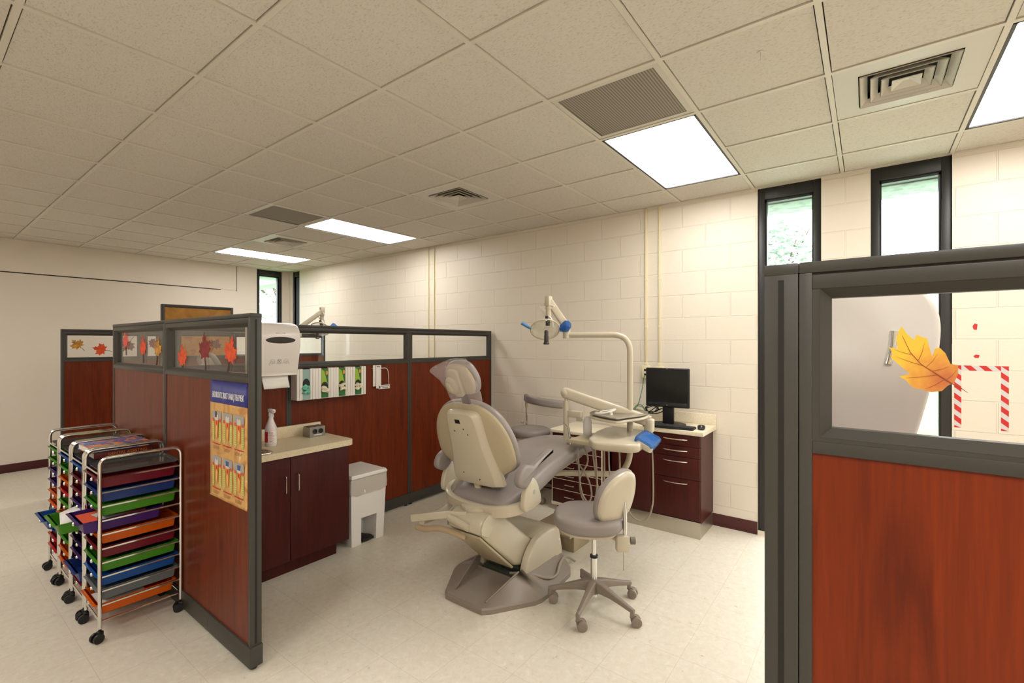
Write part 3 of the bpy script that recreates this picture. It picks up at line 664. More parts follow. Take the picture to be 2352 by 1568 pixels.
for k in range(4):
    w_ = .155; xx = x0+k*.157
    lab = ['leftmost white holder, with teal gloves poking out of a pale box', 'second white glove box holder, with a dark slot above loose cream gloves', 'third white glove box holder, cream gloves bunched over its strip', 'rightmost white glove box holder with cream gloves in a green box'][k]
    t = thing('glove_holder', lab, 'glove box holder', (xx, YB-.0275, 1.155), group='glove box holders')
    mb = MB(); d = .088
    mb.box((0, -.003, 0), (w_, 0, .245)); mb.box((0, -d, .0), (.003, -.003, .245), 0); mb.box((w_-.003, -d, 0), (w_, -.003, .245)); mb.box((0, -d, 0), (w_, -.003, .003))
    mb.box((0, -d-.003, 0), (.046, -d, .245), .001); mb.box((w_-.046, -d-.003, 0), (w_, -d, .245), .001)
    mb.cyl((.023, -d-.004, 0), (.023, -d-.004, .243), .006, n=8); mb.cyl((w_-.023, -d-.004, 0), (w_-.023, -d-.004, .243), .006, n=8)
    mb.build('holder', WHITE, t)
    c = MB().box((.006, -d+.002, .006), (w_-.006, -.006, .238)).build('glove_carton', TEALB if k == 0 else GREENB, t)
    if k: MB().prism([(.05, .11), (.105, .11), (.075, .22), (.05, .235)], 0, .0006, basis((0, -d+.0016, 0), (1, 0, 0), (0, 0, 1), (0, -1, 0))).build('carton_print', LIME, c)
    if k: MB().sphere((.097, -d+.0016, .205), (.011, .001, .018), n=10, m=6).build('carton_flower', mat('orange_print', (214, 150, 70), .5), c)
    MB().prism(ell(.030, .043, 24, cx=w_/2, cy=.125 if k == 0 else .09), 0, .0012, basis((0, -d+.0012, 0), (1, 0, 0), (0, 0, 1), (0, -1, 0))).build('opening', BLACK, c)
    mb = MB(); crumple(mb, (w_/2-(.01 if k == 0 else 0), -d-.008, .088 if k == 0 else .082), .036, 11+k, 10)
    mb.build('glove', mat('teal_glove', (118, 204, 178), .6) if k == 0 else mat('cream_glove', (232, 224, 196), .6), t, ang=60)
# ------------------------------------------------------------------ cup / key bracket
t = thing('wire_bracket', 'small white wire bracket with printed tag right of the glove boxes', 'bracket', (2.36, YB-.0275, 1.185))
MB().box((0, -.004, .02), (.035, 0, .215), .001).box((.03, -.012, .0), (.085, -.008, .215), .001).build('back_tag', WHITE, t)
MB().tube(fillet([(.08, -.006, .185), (.165, -.006, .185), (.178, -.006, .03)], .04), .003, 6).tube(fillet([(0, -.006, .185), (-.02, -.006, .187), (-.02, -.03, .187)], .02), .0025, 6).build('wire_loop', WHITE, t)
MB().box((.055, -.016, -.008), (.18, -.012, .028), .001).build('label_plate', WHITE, t)
mb = MB()
for z, a, b in ((.017, .08, .168), (.002, .096, .160)):
    x = a
    while x < b: mb.box((x, -.0166, z-.004), (x+.006, -.016, z+.005)); x += .0095
for k in range(6): mb.box((.035+k*.006, -.0126, .196), (.039+k*.006, -.012, .206))
mb.box((.060, -.0166, -.003), (.072, -.016, .020))
o = mb.build('tag_print', BLACK, t); o['kind'] = 'stuff'

# ------------------------------------------------------------------ sink cabinet
XC0, XC1, YF, YBk = .822, 1.81, 1.172, YB-.034
t = thing('sink_cabinet', 'dark mahogany sink base cabinet with two handled doors', 'cabinet', (XC0, YF, 0))
Lc = XC1-XC0
MB().box((0, .02, .105), (.018, YBk-YF, .826)).box((Lc-.018, .02, .105), (Lc, YBk-YF, .826)).box((.018, YBk-YF-.012, .105), (Lc-.018, YBk-YF, .826)).box((.018, .02, .105), (Lc-.018, YBk-YF-.012, .122)).box((.018, .02, .79), (Lc-.018, .035, .826)).box((.0, .075, 0), (Lc-.06, YBk-YF, .106)).build('body', MAHOG, t)
for a, b, hx, nm in ((.004, .53, .49, 'a'), (.534, Lc-.002, .578, 'b')):
    d = MB().box((a, 0, .108), (b, .019, .822), .001).build('door', MAHOG, t)
    MB().tube(fillet([(hx, 0, .70), (hx, -.028, .70), (hx, -.028, .585), (hx, 0, .585)], .012, 4), .0045, 8).build('handle', NICKEL, d)
t = thing('sink_countertop', 'cream laminate countertop with backsplash over the sink cabinet', 'countertop', (XC0, 0, .828))
Lt = 1.842-XC0; y0, y1 = 1.148, YBk; sx0, sx1, sy0, sy1 = .06, .415, 1.20, 1.52
mb = MB(); h = .042
o_ = [(0, y0), (Lt-.035, y0), (Lt-.012, y0+.012), (Lt, y0+.035), (Lt, sy0), (0, sy0)]
mb.prism(o_, 0, h); mb.box((0, sy0, 0), (sx0, sy1, h)); mb.box((sx1, sy0, 0), (Lt, sy1, h)); mb.box((0, sy1, 0), (Lt, y1, h))
mb.build('worktop', LAMIN, t)
MB().box((0, y1-.022, h), (1.832-XC0, y1, h+.088), .003).build('backsplash', LAMIN, t)
h_ = t
mb = MB(); sq = lambda x0_, x1_, ya, yb, z, r: [Vector((x, y, z)) for x, y in rrect(x1_-x0_, yb-ya, r, 5, (x0_+x1_)/2, (ya+yb)/2)]
ZS = .042
mb.rings([sq(sx0-.018, sx1+.018, sy0-.018, sy1+.018, .0005, .03), sq(sx0-.016, sx1+.016, sy0-.016, sy1+.016, .004, .03), sq(sx0+.006, sx1-.006, sy0+.006, sy1-.006, .003, .03), sq(sx0+.012, sx1-.012, sy0+.012, sy1-.012, -.02, .035), sq(sx0+.02, sx1-.02, sy0+.02, sy1-.02, -.14, .04), sq(sx0+.16, sx1-.16, sy0+.14, sy1-.14, -.15, .02)], (False, True))
mb.build('basin', STEEL, t, M=T(0, 0, ZS))
MB().tube(fillet([(.23, 1.56, 0), (.23, 1.56, .16), (.23, 1.40, .16), (.23, 1.40, .12)], .06), .011, 10).cyl((.23, 1.56, 0), (.23, 1.56, .03), .022).build('faucet', CHROME, t, M=T(0, 0, ZS))
# ------------------------------------------------------------------ spray bottle
PINK = mat('pink_print', (206, 44, 84), .5)
t = thing('spray_bottle', 'white spray bottle with a pink and red label on the sink counter', 'bottle', (1.338, 1.415, .8705))
MB().lathe([(.036, 0), (.039, .004), (.039, .115), (.0385, .13), (.030, .150), (.018, .185), (.0135, .205), (.0135, .215)], 24).build('bottle_body', mat('bottle_white', (224, 216, 214), .3), t)
MB().lathe([(.0395, .022), (.0395, .108)], 24, cap=(False, False)).build('label', WHITE, t)
mb = MB()
n = 9; a0 = math.radians(-196); a1 = math.radians(-145)
for i in range(n-1):
    a, b = a0+(a1-a0)*i/(n-1), a0+(a1-a0)*(i+1)/(n-1); r = .0399
    mb.quad([(r*math.cos(a), r*math.sin(a), .03), (r*math.cos(b), r*math.sin(b), .03), (r*math.cos(b), r*math.sin(b), .105), (r*math.cos(a), r*math.sin(a), .105)])
mb.build('label_block', mat('crimson_print', (206, 30, 66), .5), t)
Mb = Matrix.Rotation(math.radians(-42), 4, 'Z') @ T(0, -.0402, .098) @ Matrix.Rotation(PI/2, 4, 'X')
text('label_heading', 'CaviCide', .014, PINK, t, Mb)
mb = MB()
for k in range(8):
    aa = math.radians(-128); ab = math.radians(-128+(44 if k % 3 else 30)); z = .084-k*.008
    for i in range(3):
        a, b = aa+(ab-aa)*i/3, aa+(ab-aa)*(i+1)/3; r = .0399
        mb.quad([(r*math.cos(a), r*math.sin(a), z), (r*math.cos(b), r*math.sin(b), z), (r*math.cos(b), r*math.sin(b), z+.0022), (r*math.cos(a), r*math.sin(a), z+.0022)])
mb.build('label_small_print', PINK, t)
MB().lathe([(.016, .212), (.016, .232), (.012, .238)], 20).build('collar', WHITE, t)
MB().box((-.011, -.045, .236), (.011, .028, .262), .004).box((-.006, -.058, .246), (.006, -.045, .258), .002).tube([(0, -.02, .238), (0, -.034, .222), (0, -.036, .205)], .004, 6).build('trigger_head', WHITE, t)
# ------------------------------------------------------------------ metal socket box
t = thing('socket_box', 'silver metal box with two round black sockets on the counter', 'box', (1.715, 1.50, .8705), -.02)
MB().prism([(-.052, 0), (.052, 0), (.052, .060), (.040, .080), (-.052, .080)], -.065, .065, basis((0, 0, 0), (0, 1, 0), (0, 0, 1), (1, 0, 0)), .004).build('housing', mat('cast_aluminium', (150, 146, 138), .4, .8), t)
for x in (-.022, .026): MB().lathe([(.019, 0), (.019, .004), (.012, .004), (.010, .001)], 20, basis((x, -.052, .044), (1, 0, 0), (0, 0, 1), (0, -1, 0))).build('socket', BLACK, t)
MB().box((-.030, -.054, .014), (.034, -.052, .020)).build('rating_label', WHITE, t)
# ------------------------------------------------------------------ step bin
t = thing('step_bin', 'white plastic step-on waste bin with liner beside the sink cabinet', 'waste bin', (1.875, 1.235, 0))
Wb, Db, Hb = .30, .33, .53
mb = MB(); tp = .018
def tb(x, y, z):   # taper: wider at the top
    k = (z/Hb); return (x+(x/Wb-.5)*2*tp*k, y+(y/Db-.5)*2*tp*k, z)
fp = [(0, 0), (.085, 0), (.085, .21), (.225, .21), (.225, 0), (Wb, 0), (Wb, Hb), (0, Hb)]
mb.rings([[Vector(tb(x, 0, z)) for x, z in fp], [Vector(tb(x, .012, z)) for x, z in fp]])
for xs in (0, Wb-.004): mb.rings([[Vector(tb(xs, y, z)) for y, z in ((.012, 0), (Db, 0), (Db, Hb), (.012, Hb))], [Vector(tb(xs+.004, y, z)) for y, z in ((.012, 0), (Db, 0), (Db, Hb), (.012, Hb))]])
mb.rings([[Vector(tb(x, Db-.004, z)) for x, z in ((0, 0), (Wb, 0), (Wb, Hb), (0, Hb))], [Vector(tb(x, Db, z)) for x, z in ((0, 0), (Wb, 0), (Wb, Hb), (0, Hb))]])
mb.box((.081, .012, 0), (.085, Db-.01, .21)); mb.box((.225, .012, 0), (.229, Db-.01, .21)); mb.box((.081, .012, .21), (.229, Db-.01, .214)); mb.box((.085, .17, 0), (.225, .175, .21))
mb.build('bin_body', WHITE, t, ang=25)
MB().box((-.02, -.03, Hb+.004), (Wb+.02, Db+.015, Hb+.026), .006).box((.02, Db+.0, Hb-.02), (.05, Db+.02, Hb+.02)).prism([(-.012, -.022), (Wb+.012, -.022), (Wb+.012, Db), (-.012, Db)], Hb+.026, Hb+.034).build('lid', WHITE, t)
LIN = m_plastic('bin_liner_film', (222, 216, 208), .3, .35, .2)
mb = MB(); rnd = random.Random(3); N_ = 64; rs = []
per = [(x, y) for x, y in rrect(Wb+2*tp+.008, Db+2*tp+.008, .01, 8, Wb/2, Db/2)]
P2 = []
for i in range(len(per)):
    a, b = per[i], per[(i+1) % len(per)]; L_ = math.dist(a, b); m_ = max(1, int(L_/.02))
    for j in range(m_): P2.append((a[0]+(b[0]-a[0])*j/m_, a[1]+(b[1]-a[1])*j/m_))
for q, (z, o_) in enumerate(((Hb+.002, 0), (Hb-.03, .003), (Hb-.07, .005), (Hb-.105, .006))):
    rs.append([Vector((x+(1 if x > Wb/2 else -1)*o_*(.4+.6*noise.noise(Vector((x*40, y*40, q*2)))), y-(o_ if y < Db/2 else -o_)*(.5+1.1*noise.noise(Vector((x*40+9, y*40, q)))), z-(.02*noise.noise(Vector((x*14, y*14, 3)))+.02 if q == 3 else 0))) for x, y in P2])
mb.rings(rs, (False, False)); mb.build('liner', LIN, t, ang=180)
MB().prism([(-.05, -.03), (.05, -.03), (.06, .02), (.03, .10), (-.03, .10), (-.06, .02)], .012, .03, T(.155, .03, 0), .004).box((.135, .06, .018), (.175, .17, .034)).build('pedal', BLACK, t)
MB().box((.03, -.022, .41), (.15, -.019, .435), .001, M=Matrix.Translation((0, 0, 0))).build('rim_label', WHITE, t)
# ------------------------------------------------------------------ rolling drawer carts
PC = {'maroon': (132, 30, 48), 'red': (200, 30, 44), 'blue': (34, 92, 170), 'green': (84, 160, 40), 'purple': (78, 40, 120), 'orange': (226, 106, 16), 'navy': (44, 70, 140), 'clear': (150, 156, 160)}
PCM = {k: m_plastic(k+'_drawer_plastic', v, .3, .10 if k != 'clear' else .45) for k, v in PC.items()}
SMOKE = m_plastic('smoked_tray', (96, 92, 88), .2, .35, .12)
SETS = [['maroon', 'navy', 'green', 'purple', 'orange', 'maroon', 'green', 'blue', 'clear', 'orange'],
        ['blue', 'maroon', 'maroon', 'purple', 'green', 'purple', 'purple', 'purple', 'navy', 'maroon'],
        ['blue', 'green', 'orange', 'red', 'green', 'orange', 'purple', 'green', 'orange', 'orange'],
        ['green', 'green', 'purple', 'purple', 'orange', 'orange', 'blue', 'blue', 'red', 'red']]
OPEN = [{3: .075, 9: .012}, {4: .115, 8: .03}, {5: .01}, {6: .065, 7: .01}]
LAB = ['nearest chrome drawer cart, its full side showing, purple drawer pulled out', 'second nearest chrome drawer cart, carrying two textbooks, lime drawer pulled far out',
       'second farthest chrome drawer cart, with a lime-yellow booklet on its top tray', 'farthest chrome drawer cart, two red drawers at its bottom']
W_c, D_c = .300, .372; PIT = .0757; ZT = .876
def wheel(t, x, y, rz):
    c = MB().cyl((x, y, .052), (x, y, .075), .007, n=10).box((-.012, -.014, .030), (.012, .014, .056), .004, M=T(x, y, 0, rz=rz)).build('caster', BLACK, t)
    for s in (-1, 1):
        M = T(x, y, 0, rz=rz) @ T(-.014, 0, .0245); a = M @ Vector((0, s*.016-.007, 0)); b = M @ Vector((0, s*.016+.007, 0))
        MB().cyl(a, b, .0245, n=18).build('wheel', BLACK, c)
for k in range(4):
    t = thing('drawer_cart', LAB[k], 'drawer cart', (.380, 1.306+.3475*k, 0), group='rolling multicolour drawer carts')
    for (x, y) in ((0, 0), (0, W_c), (D_c, 0), (D_c, W_c)):
        MB().cyl((x, y, .068), (x, y, .895), .0095, n=14).build('post', CHROME, t); wheel(t, x, y, random.Random(k*7+int(x*9+y*31)).uniform(-.45, .45))
    for y in (0, W_c):
        MB().tube(fillet([(0, y, .89), (0, y, .981), (D_c, y, .981), (D_c, y, .89)], .075, 8), .0095, 12).build('handle_rail', CHROME, t)
        for j in range(10): MB().box((.008, y-.002, ZT-PIT*j-.010), (D_c-.008, y+.002, ZT-PIT*j-.002)).build('runner', CHROME, t)
        MB().cyl((.0, y, .108), (D_c, y, .108), .005, n=8).build('bottom_rail', CHROME, t)
    for x in (0, D_c):
        for z in (.108, .893): MB().cyl((x, 0, z), (x, W_c, z), .005, n=8).build('cross_rail', CHROME, t)
    mb = MB(); mb.rings([[Vector((x, y, z)) for x, y in rrect(D_c-.012-q, W_c-.012-q, .015, 4, D_c/2, W_c/2)] for z, q in ((.908, 0), (.910, .004), (.896, .012), (.894, .02), (.896, .022))], (False, True))
    mb.build('top_tray', SMOKE, t)
    for j, c in enumerate(SETS[k]):
        zt = ZT-PIT*j; dx = -OPEN[k].get(j, 0); m = PCM[c]
        mb = MB()
        R = lambda a, z, r=.012: [Vector((dx+x, y, z)) for x, y in rrect(D_c-.026-2*a, W_c-.034-2*a, r, 4, D_c/2-.004, W_c/2)]
        mb.rings([R(-.010, zt-.001, .01), R(-.010, zt, .01), R(0, zt), R(.007, zt-.060), R(.010, zt-.063), R(.010, zt-.061), R(.003, zt-.002), R(-.009, zt-.003, .01)], (False, False))
        mb.rings([R(.010, zt-.063), R(.010, zt-.0615)])
        xl = dx-.004+.013
        mb.box((xl-.024, .012, zt-.004), (xl+.002, W_c-.012, zt), .0015)
        d = mb.build('drawer', m, t)
        MB().lathe([(.003, 0), (.003, .007), (.0095, .010), (.0115, .016), (.008, .022), (0.001, .0235)], 14, basis((dx+.008+.004, W_c/2, zt-.030), (0, 1, 0), (0, 0, 1), (-1, 0, 0))).build('knob', CHROME, d)
# contents of the pulled-out drawers
ORG = mat('orange_folder', (226, 84, 48), .7); GP = mat('grey_print_sheet', (190, 196, 192), .7)
def lay(name, label, cat, pts, z, m, th=.002, dz=0, group=None, droop=None):
    mb = MB(); mb.prism(pts, 0, th); o = mb.build(name, m); o.location = (0, 0, z); tag(o, label, cat, group); return o
z4 = ZT-PIT*3-.046
lay('paper_folder', 'orange folder lying in the pulled-out purple drawer', 'folder', [(.320, 1.345), (.60, 1.345), (.60, 1.565), (.320, 1.565)], z4+.03, ORG)
lay('paper_sheet', 'pale printed sheet over the orange folder in the purple drawer', 'paper', [(.40, 1.36), (.56, 1.40), (.53, 1.55), (.38, 1.50)], z4+.034, GP, .001)
yy = 1.306+.3475; z5 = ZT-PIT*4
mb = MB(); n = 10; V = []
for i in range(n+1):
    u_ = i/n; x = .285+.25*u_; V.append([mb.bm.verts.new((x+.03*v, yy+.045+.215*v, z5+.002+.020*math.sin(PI*u_)*(.4+v)-.012*(1-v))) for v in (0, .33, .66, 1)])
for a, b in zip(V, V[1:]):
    for j in range(3): mb._f([a[j], b[j], b[j+1], a[j+1]])
o = mb.build('paper_stack', PAPER); sm = o.modifiers.new('thickness', 'SOLIDIFY'); sm.thickness = .003; tag(o, 'curled white papers bulging out of the lime drawer', 'paper')
lay('paper_sheet', 'white sheet inside the pulled-out blue drawer of the farthest cart', 'paper', [(.335, 1.306+.3475*3+.05), (.55, 1.306+.3475*3+.05), (.55, 1.306+.3475*3+.24), (.335, 1.306+.3475*3+.24)], ZT-PIT*6-.038, PAPER)
zz = ZT-PIT*8-.050
mb = MB(); mb.box((.40, 1.34, zz+.001), (.71, 1.57, zz+.03), .004); o = mb.build('foil_bag', m_plastic('dark_film_bag', (84, 92, 100), .2, .2, .12)); tag(o, 'dark shiny bag lying in the clear drawer second from bottom', 'bag')
lay('paper_sheet', 'white sheet in the bottom orange drawer of the nearest cart', 'paper', [(.375, 1.345), (.60, 1.345), (.60, 1.56), (.375, 1.56)], ZT-PIT*9-.030, PAPER)
# textbooks
def book(name, label, x0, y0, x1, y1, z0, h, cover, spine, cov2=None, spine_y=True, rz=0):
    cx, cy = (x0+x1)/2, (y0+y1)/2
    t = thing(name, label, 'book', (cx, cy, z0), rz, 'textbooks on the drawer carts'); a, b = (x1-x0)/2, (y1-y0)/2
    s = -1 if spine_y else 1
    MB().box((-a, -b, 0), (a, b, .003), .0008).box((-a, -b, h-.003), (a, b, h), .0008).build('cover', cover, t)
    MB().box((-a+.004, -b+.004, .003), (a-.004, b-.004, h-.003)).build('page_block', mat('page_edges', (222, 214, 200), .8), t)
    MB().box((-a, s*b-.001, 0), (a, s*(b-.004), h), .001).build('spine', spine, t)
    return t, a, b
BK1 = mat('dark_spine', (96, 34, 30), .4); BK1b = mat('navy_spine', (36, 40, 84), .4)
yc = 1.306+.3475
t, a, b = book('textbook', 'dental assisting textbook with dark spine, underneath the other on the second cart', .430, yc+.035, .716, yc+.262, .9085, .038, BK1b, BK1)
text('spine_title', 'DENTAL ASSISTING', .024, mat('orange_lettering', (226, 120, 30), .5), t, T(.02, -b-.0012, .022) @ Matrix.Rotation(PI/2, 4, 'X'), sx=.92)
MB().box((-a+.08, -b-.0016, .0), (a-.01, -b-.0010, .008)).build('spine_band', BK1b, t)
ck = m_marble('collage_cover', [(.30, (214, 60, 40)), (.42, (238, 150, 50)), (.5, (70, 76, 150)), (.6, (90, 110, 180)), (.68, (220, 220, 225)), (.74, (190, 40, 60))], 9, .3, 1.5)
t, a, b = book('textbook', 'thick textbook with colourful cover lying on top of the other on the second cart', .405, yc+.045, .700, yc+.275, .9470, .034, ck, mat('blue_red_spine', (60, 50, 120), .4), spine_y=False, rz=.05)
o = MB().box((-.13, -.09, 0), (.13, .09, .012), .001).build('booklet', mat('lime_booklet', (206, 206, 50), .5)); o.location = (.62, 1.306+.695+.13, .9105); tag(o, 'lime-yellow booklet on the third cart top tray', 'book')
# ------------------------------------------------------------------ dental chair
def kids(o): return [c for c in bpy.data.objects if c.parent == o]
def dup(o, parent=None):
    c = o.copy(); COL.objects.link(c)
    if parent: c.parent = parent
    for ch in kids(o): dup(ch, c)
    return c
FILM = m_plastic('clear_film', (234, 228, 226), .04, .80, .07)
FILMB = m_plastic('blue_barrier_film', (80, 130, 200), .10, .60, .10)
def make_chair(label):
    ox, oy = 2.30, -.02
    t = thing('dental_chair', label, 'dental chair', (ox, oy, 0), group='reclining dental chairs'); W = Matrix.Translation((-ox, 0, 0))
    def P(mb, name, m, par=t, ang=38): return mb.build(name, m, par, ang=ang, M=W)
    # floor plate with a sunken step tray between two ridges
    half = [(1.80, .10), (1.802, .15), (1.84, .19), (2.08, .345), (2.13, .36), (2.20, .362), (2.52, .335), (2.60, .29), (2.69, .15), (2.70, .08)]
    out = [(x, y) for x, y in half]+[(x, -y) for x, y in reversed(half)]
    mb = MB(); n = len(out)
    lo = [Vector((x, y, 0)) for x, y in out]; mid = [Vector((x, y, .026)) for x, y in inset(out, .002)]; up = [Vector((x, y, .036)) for x, y in inset(out, .010)]
    rid = []
    for x, y in out:
        s = 1 if y > 0 else -1; xx = min(max(x, 1.86), 2.64)
        if xx <= 2.13: f = (xx-1.86)/(2.13-1.86); rid.append(Vector((xx, s*(.125+.055*f), .038+.10*f)))
        else: rid.append(Vector((xx, s*.18, .138)))
    mb.rings([lo, mid, up, rid], (True, False))
    A, B, C, D = (1.86, .125, .038), (1.86, -.125, .038), (2.14, -.175, .062), (2.14, .175, .062)
    mb.quad([A, B, C, D]); mb.quad([A, D, (2.13, .18, .138)]); mb.quad([B, (2.13, -.18, .138), C]); mb.quad([(2.14, -.175, .062), (2.14, -.175, .078), (2.14, .175, .078), (2.14, .175, .062)]); mb.quad([(2.42, .18, .138), (2.42, -.18, .138), (2.64, -.18, .138), (2.64, .18, .138)])
    mb.quad([(2.13, -.18, .138), (2.42, -.18, .138), (2.42, -.178, .05), (2.14, -.178, .05)]); mb.quad([(2.13, .18, .138), (2.42, .18, .138), (2.42, .178, .05), (2.14, .178, .05)])
    for s in (-1, 1): mb.tube([(1.865, s*.127, .040), (2.13, s*.181, .139)], .006, 8)
    P(mb, 'floor_plate', TAUPE, ang=25)
    # pump cover: two rounded cheeks and a top
    prof = [(2.17, .085), (2.172, .14), (2.20, .20), (2.245, .252), (2.30, .288), (2.36, .308), (2.46, .316), (2.54, .312), (2.575, .285), (2.60, .20), (2.62, .10), (2.62, .05), (2.2, .05)]
    XZ = lambda y0: basis((0, y0, 0), (1, 0, 0), (0, 0, 1), (0, -1, 0))
    mb = MB(); mb.prism(prof, .155, .215, XZ(0), .014); mb.prism(prof, -.215, -.155, XZ(0), .014)
    top = [(2.36, .300), (2.46, .308), (2.535, .304), (2.565, .28), (2.60, .12), (2.60, .05), (2.50, .05), (2.34, .16)]
    mb.prism([(2.34, .08), (2.34, .275), (2.37, .300), (2.46, .3165), (2.54, .3125), (2.575, .286), (2.60, .20), (2.62, .10), (2.62, .05), (2.40, .05)], -.205, .205, XZ(0), .02); P(mb, 'pump_cover', BEIGE)
    MB_ = MB(); MB_.box((2.145, -.17, .045), (2.42, .17, .056)); P(MB_, 'base_well', FRAMED)
    MB_ = MB(); MB_.box((2.17, -.15, .056), (2.2, .15, .084)).tube([(2.20, -.10, .10), (2.33, -.06, .20)], .03, 10).tube([(2.19, .02, .085), (2.36, .10, .17)], .014, 8).box((2.21, -.14, .07), (2.34, .14, .10), .01); P(MB_, 'hydraulic_mechanism', mat('dark_metal', (92, 98, 86), .45, .4))
    MB_ = MB(); MB_.cyl((2.565, -.217, .21), (2.565, -.213, .21), .008, n=14); P(MB_, 'badge', WHITE)
    # lift arm
    ap = [(1.80, .470), (1.795, .505), (1.815, .545), (1.86, .568), (1.96, .568), (2.00, .545), (2.34, .262), (2.42, .19), (2.40, .13), (2.20, .14), (2.13, .168)]
    mb = MB(); mb.prism(ap, -.13, .15, XZ(0), .022); P(mb, 'lift_arm', BEIGE)
    mb = MB(); mb.prism([(1.812, .452), (2.135, .158), (2.12, .150), (1.80, .445)], -.115, .135, XZ(0), .004); P(mb, 'arm_underside', BEIGE2)
    mb = MB(); mb.prism([(1.80, .470), (1.795, .505), (1.815, .545), (1.86, .571), (1.93, .571), (1.92, .50), (1.86, .44)], .1505, .156, XZ(0)); P(mb, 'pivot_cap', BEIGE); mb = MB(); mb.prism([(1.80, .470), (1.795, .505), (1.815, .545), (1.86, .571), (1.93, .571), (1.92, .50), (1.86, .44)], -.136, -.1305, XZ(0)); P(mb, 'pivot_cap', BEIGE)
    # swivel hub and seat yoke
    MB_ = MB(); MB_.lathe([(.09, .555), (.118, .562), (.128, .58), (.128, .60), (.11, .612), (.05, .614)], 32, T(1.97, 0, -.012)); P(MB_, 'swivel_hub', BEIGE)
    for s, nm in ((-1, 0), (1, 1)):
        pass
    mb = MB()
    rs = []
    path = fillet([(2.06, -.335, .63), (1.93, -.27, .60), (1.90, -.12, .575), (1.90, .12, .575), (1.93, .27, .60), (2.06, .335, .63)], .14, 6)
    mb.tube(path, .001, sec=[(a*1., b*1.) for a, b in [(34, 12), (30, 18), (-30, 18), (-36, 12), (-36, -12), (-30, -18), (30, -18), (34, -12)]], up=(0, 0, 1))
    mb.box((1.90, -.22, .575), (2.22, .22, .605), .01)
    P(mb, 'seat_yoke', BEIGE)
    for s in (-1, 1):
        mb = MB(); o = [(1.98, .60), (2.12, .615), (2.135, .65), (2.11, .72), (2.075, .775), (2.03, .79), (1.985, .75), (1.955, .66)]
        mb.prism(smooth2(o, 3), s*.335-.018, s*.335+.018, XZ(0), .008); P(mb, 'arm_bracket', BEIGE)
        MB_ = MB(); MB_.cyl((2.055, s*.356, .705), (2.055, s*.350, .705), .012, n=14); P(MB_, 'bracket_bolt', CHROME)
        o = [(1.895, .80), (1.91, .765), (1.955, .745), (2.005, .765), (2.05, .808), (2.14, .866), (2.25, .905), (2.262, .914), (2.246, .921), (2.13, .890), (2.055, .862), (1.98, .878), (1.92, .85)]
        mb = MB(); mb.prism(smooth2(o, 4), s*.337-.026, s*.337+.026, XZ(0), .016); P(mb, 'armrest', GREYV)
    # seat and leg rest
    mb = MB(); prof = [(1.915, .60, .03, .16), (1.925, .635, .10, .20), (1.955, .665, .14, .235), (2.05, .700, .16, .26), (2.18, .745, .165, .27), (2.32, .792, .16, .275), (2.50, .832, .15, .275), (2.70, .850, .13, .27), (2.88, .846, .11, .262), (3.04, .834, .10, .24), (3.14, .820, .09, .20), (3.185, .802, .07, .15), (3.20, .782, .03, .10)]
    rs = []
    P4 = catmull([(a, b, 0) for a, b, c, d in prof], 3); Q4 = catmull([(c, d, 0) for a, b, c, d in prof], 3)
    for p, q in zip(P4, Q4):
        th, hw = q.x, q.y; sec = ell(hw, th/2, 28, 3.6)
        rs.append([Vector((p.x, u_, p.y-th/2+v_+(-.012*(1-(u_/hw)**2) if v_ > 0 and p.x < 2.9 else 0))) for u_, v_ in sec])
    mb.rings(rs); P(mb, 'seat_cushion', GREYV, ang=60)
    mb = MB(); rs = []
    for x, z, hw in ((2.0, .565, .15), (2.15, .585, .20), (2.32, .638, .22), (2.50, .690, .22), (2.75, .722, .21), (2.95, .730, .19), (3.06, .737, .13)):
        rs.append([Vector((x, u_, z+v_)) for u_, v_ in rrect(2*hw, .035, .012, 3)])
    mb.rings(rs); P(mb, 'seat_shell', BEIGE)
    # backrest frame coordinates
    u = Vector((-.332, 0, .943)); nb = Vector((-.943, 0, -.332)); Bo = Vector((2.03, .03, .70)); w_ = Vector((0, -1, 0))
    Mk = basis(Bo, w_, u, nb)   # local (w, s, backwards)
    hw = [(-.01, .10), (.03, .17), (.085, .21), (.135, .285), (.18, .32), (.26, .328), (.35, .318), (.44, .282), (.51, .225), (.555, .15), (.575, .06)]
    outl = smooth2([(b, a) for a, b in hw]+[(-b, a) for a, b in reversed(hw)], 4)
    mb = MB(); mb.pad(outl, .055, .024, Mk @ T(0, 0, -.054)); P(mb, 'backrest_cushion', GREYV, ang=60)
    mb = MB(); sh = inset(outl, .010); ctr = lambda x, y, f: (x*f, .28+(y-.28)*f)
    mb.rings([[Mk @ Vector((x, y, -.004)) for x, y in sh], [Mk @ Vector((x, y, .008)) for x, y in inset(outl, .012)], [Mk @ Vector((x, y, .014)) for x, y in inset(outl, .018)]]+[[Mk @ Vector((*ctr(x, y, f), h)) for x, y in sh] for f, h in ((.86, .022), (.72, .028), (.5, .032))]); P(mb, 'back_shell', BEIGE2, ang=50)
    pl = smooth2([(-.145, .46), (-.125, .515), (-.07, .53), (.07, .53), (.125, .515), (.145, .46), (.16, .30), (.195, .14), (.205, .055), (.17, .02), (-.17, .02), (-.205, .055), (-.195, .14), (-.16, .30)], 3)
    sq_ = lambda f, g, h: [Mk @ Vector((x*f, .27+(y-.27)*g, h)) for x, y in pl]
    mb = MB(); mb.rings([sq_(1, 1, .012), sq_(1, 1, .034), sq_(.985, .99, .040), sq_(.80, .96, .066), sq_(.76, .94, .068)]); p_ = P(mb, 'back_cover_plate', BEIGE, ang=30)
    mb = MB()
